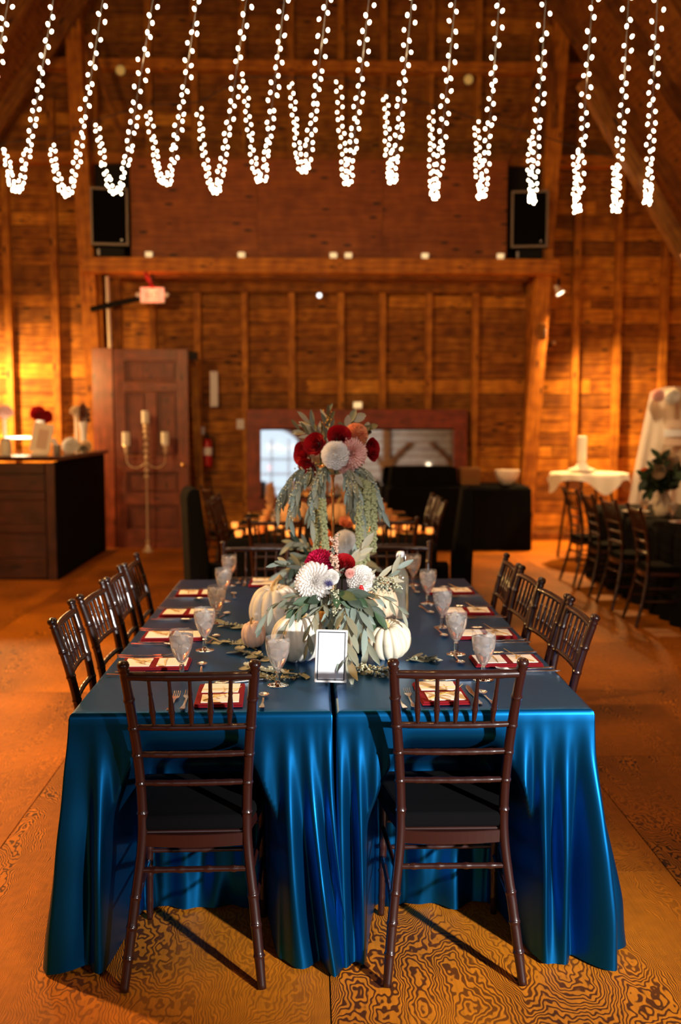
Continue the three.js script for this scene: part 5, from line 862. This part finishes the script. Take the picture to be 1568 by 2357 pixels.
  const pam = (i, x, z, h) => { const t = thing('pampas_plume', `dried peach pampas plume on the rear table, ${i}`, 'plant', [x, 0.7575, z], 0, 'pampas plumes on the rear table'), f = rng(x * 100 + 900); part('stem', sweep(line([0, 0, 0], [0.01, h, 0], 3), 0.005, 5), M.stem, t); const g = []; for (let k = 0; k < 220; k++) { const q = new THREE.ConeGeometry(0.006, 0.06, 4), u = Math.pow(f(), 0.7), a = rr(0, 6.28, f); q.rotateX(rr(0.3, 1.0, f)); q.rotateY(a); g.push(move(q, Math.sin(a) * 0.035 * Math.sin(u * 3), h * (0.45 + 0.6 * u), Math.cos(a) * 0.035 * Math.sin(u * 3))); } part('plume', merge(g), M.pampas ??= std({ color: shade(0.62, 0.36, 0.2), roughness: 0.9 }), t).userData.kind = 'stuff'; };
  pam('left', -0.32, -7.9, 0.33); pam('left of the middle', -0.18, -8.3, 0.3); pam('right of the middle', 0.3, -8.35, 0.28); pam('right', 0.47, -8.0, 0.24);
  // high table with cream cloth
  const ht = thing('high_table', 'high round cocktail table with thin legs by the right wall', 'table', [3.2, 0, -11.4]); part('table_top', move(new THREE.CylinderGeometry(0.42, 0.42, 0.03, 36), 0, 0.985, 0), M.oldPost, ht); for (let k = 0; k < 4; k++) { const a = 0.6 + k * Q; part('leg', sweep(line([Math.cos(a) * 0.36, 0, Math.sin(a) * 0.36], [Math.cos(a) * 0.24, 0.97, Math.sin(a) * 0.24], 4), 0.016, 8), M.mahogany, ht); } part('foot_ring', move(rot(new THREE.TorusGeometry(0.32, 0.01, 6, 30), Q), 0, 0.3, 0), M.mahogany, ht);
  single('lace_cloth', surface(96, 14, (u, v) => { const a = u * 6.2832, p = 0.5 + 0.5 * Math.cos(a * 4 + 0.6), r = v < 0.55 ? 0.5 * v / 0.55 * 0.88 : 0.44 + 0.03 * Math.sin(a * 13) * (v - 0.55); const d = v < 0.55 ? 0 : (v - 0.55) / 0.45; return V(Math.cos(a) * (r + d * 0.02), 1.003 + 0.003 - d * (0.07 + 0.16 * p * p) + 0.02 * Math.exp(-r * r * 30), Math.sin(a) * (r + d * 0.02)); }, true), M.cream, 'cream lace cloth hanging in points over the high round table', 'tablecloth', [3.2, 0, -11.4]);
  const hc = thing('cake_stand', 'small white footed stand with a bunched cloth under the white candle', 'stand', [3.1, 1.027, -11.35]); part('foot', lathe([[0, 0], [0.16, 0], [0.15, 0.02], [0.07, 0.05], [0.045, 0.1], [0.05, 0.115], [0, 0.115]], 24), M.cream, hc);
  const wc = thing('pillar_candle', 'tall white pillar candle on the stand on the high table', 'candle', [3.1, 1.143, -11.35]); part('wax', lathe([[0, 0], [0.052, 0], [0.053, 0.27], [0.046, 0.28], [0, 0.275]], 22), M.wax, wc); part('wick', sweep(line([0, 0.27, 0], [0, 0.3, 0], 2), 0.002, 5), M.black, wc);
  // draped board
  const ar = thing('draped_sign', 'tall cream draped sign board with lettered cards and flowers, at the right edge', 'sign', [4.15, 0, -11.2]);
  part('drape', surface(60, 20, (u, v) => { const half = lerp(0.62, 0.33, Math.pow(v, 1.3)), x = (u * 2 - 1) * half, top = 1.98 - 0.06 * Math.pow(Math.abs(u * 2 - 1), 3); return V(x, lerp(0.02, top, v), 0.05 * Math.sin(u * 34) * (1 - v) + 0.02 * Math.sin(u * 19)); }), M.cream, ar);
  part('board', move(new RoundedBoxGeometry(0.62, 1.9, 0.03, 1, 0.01), 0, 0.97, -0.09), M.oldPost, ar);
  for (const [y, w, h, m] of [[1.56, 0.3, 0.1, M.paleTan2 = std({ color: shade(0.72, 0.56, 0.42), roughness: 0.9 })], [1.46, 0.34, 0.08, M.whitePaper], [1.36, 0.3, 0.08, M.paleTan2]]) part('lettered_card', move(new RoundedBoxGeometry(w, h, 0.008, 1, 0.003), -0.03, y, 0.095), m, ar);
  flower('dahlia', 'dahlia', 0.09, M.pWhite, [4.02, 1.86, -11.05], [0, 0.1, 1], 'big white bloom at the top of the draped sign', null, 81); flower('dahlia', 'dahlia', 0.07, M.pPink2, [3.86, 1.88, -11.06], [-0.3, 0.2, 1], 'blush bloom at the top left of the draped sign', null, 82);
  // right-hand table
  single('tablecloth', drape(2.85, 4.4, -7.35, -10.1, 0.757, 5, 0.03), M.black, 'teal tablecloth blackened for dim light on the table at the right edge', 'tablecloth');  // teal cloth set to black, shade put into its colour
goblet(2.96, -8.75, 'left water goblet on the dark table at the right edge', 'goblets on the right-hand table'); goblet(3.05, -8.3, 'right water goblet on the dark table at the right edge', 'goblets on the right-hand table');
  for (const [x, z, w] of [[2.98, -9.05, 'farther'], [3.06, -8.05, 'nearer']]) { const p = thing('plate', `${w} cream plate on the dark table at the right edge`, 'plate', [x, 0.7575, z]); part('dish', lathe([[0, 0], [0.08, 0], [0.125, 0.014], [0.124, 0.018], [0.08, 0.006], [0, 0.005]], 28), M.paper, p); part('napkin', move(new RoundedBoxGeometry(0.1, 0.008, 0.14, 1, 0.003), 0, 0.012, 0), M.burgundy, p); }
  const vs = thing('vase', 'pale vase of flowers on the dark table at the right edge', 'vase', [3.12, 0.7575, -8.75]); part('body', lathe([[0, 0], [0.06, 0], [0.08, 0.06], [0.075, 0.14], [0.05, 0.2], [0.055, 0.23], [0.05, 0.23], [0, 0.2]], 22), M.cream, vs);
  flower('dahlia', 'dahlia', 0.075, M.pCream, [3.02, 1.16, -8.62], [-0.1, 0.2, 1], 'cream dahlia in the vase at the right edge', null, 83); flower('rose', 'rose', 0.05, M.pOrange, [2.93, 1.14, -8.68], [-0.5, 0.5, 0.8], 'small orange rose in the vase at the right edge', null, 84); flower('mum', 'chrysanthemum', 0.11, M.pCream, [3.14, 1.24, -8.7], [0, 0.6, 0.8], 'large pale chrysanthemum at the top of the right-edge vase', null, 85);
  [[-0.22, 0.1, 'left'], [-0.1, 0.3, 'upper left'], [0.05, 0.16, 'front'], [0.2, 0.26, 'right'], [-0.16, 0.2, 'middle left'], [-0.2, 0.0, 'lower left']].forEach(([dx, dy, w], i) => sprig('dark_foliage', `dark green leafy branch in the vase at the right edge, ${w}`, 'branches in the right-edge vase', [[3.12, 0.97, -8.72], [3.12 + dx * 0.6, 1.03 + dy * 0.6, -8.62], [3.12 + dx, 0.99 + dy, -8.58]], { seed: 90 + i, n: 16, l: 0.11, w: 0.055, mats: M.green, spread: 0.8 }));
}
renderer.render(scene, camera);
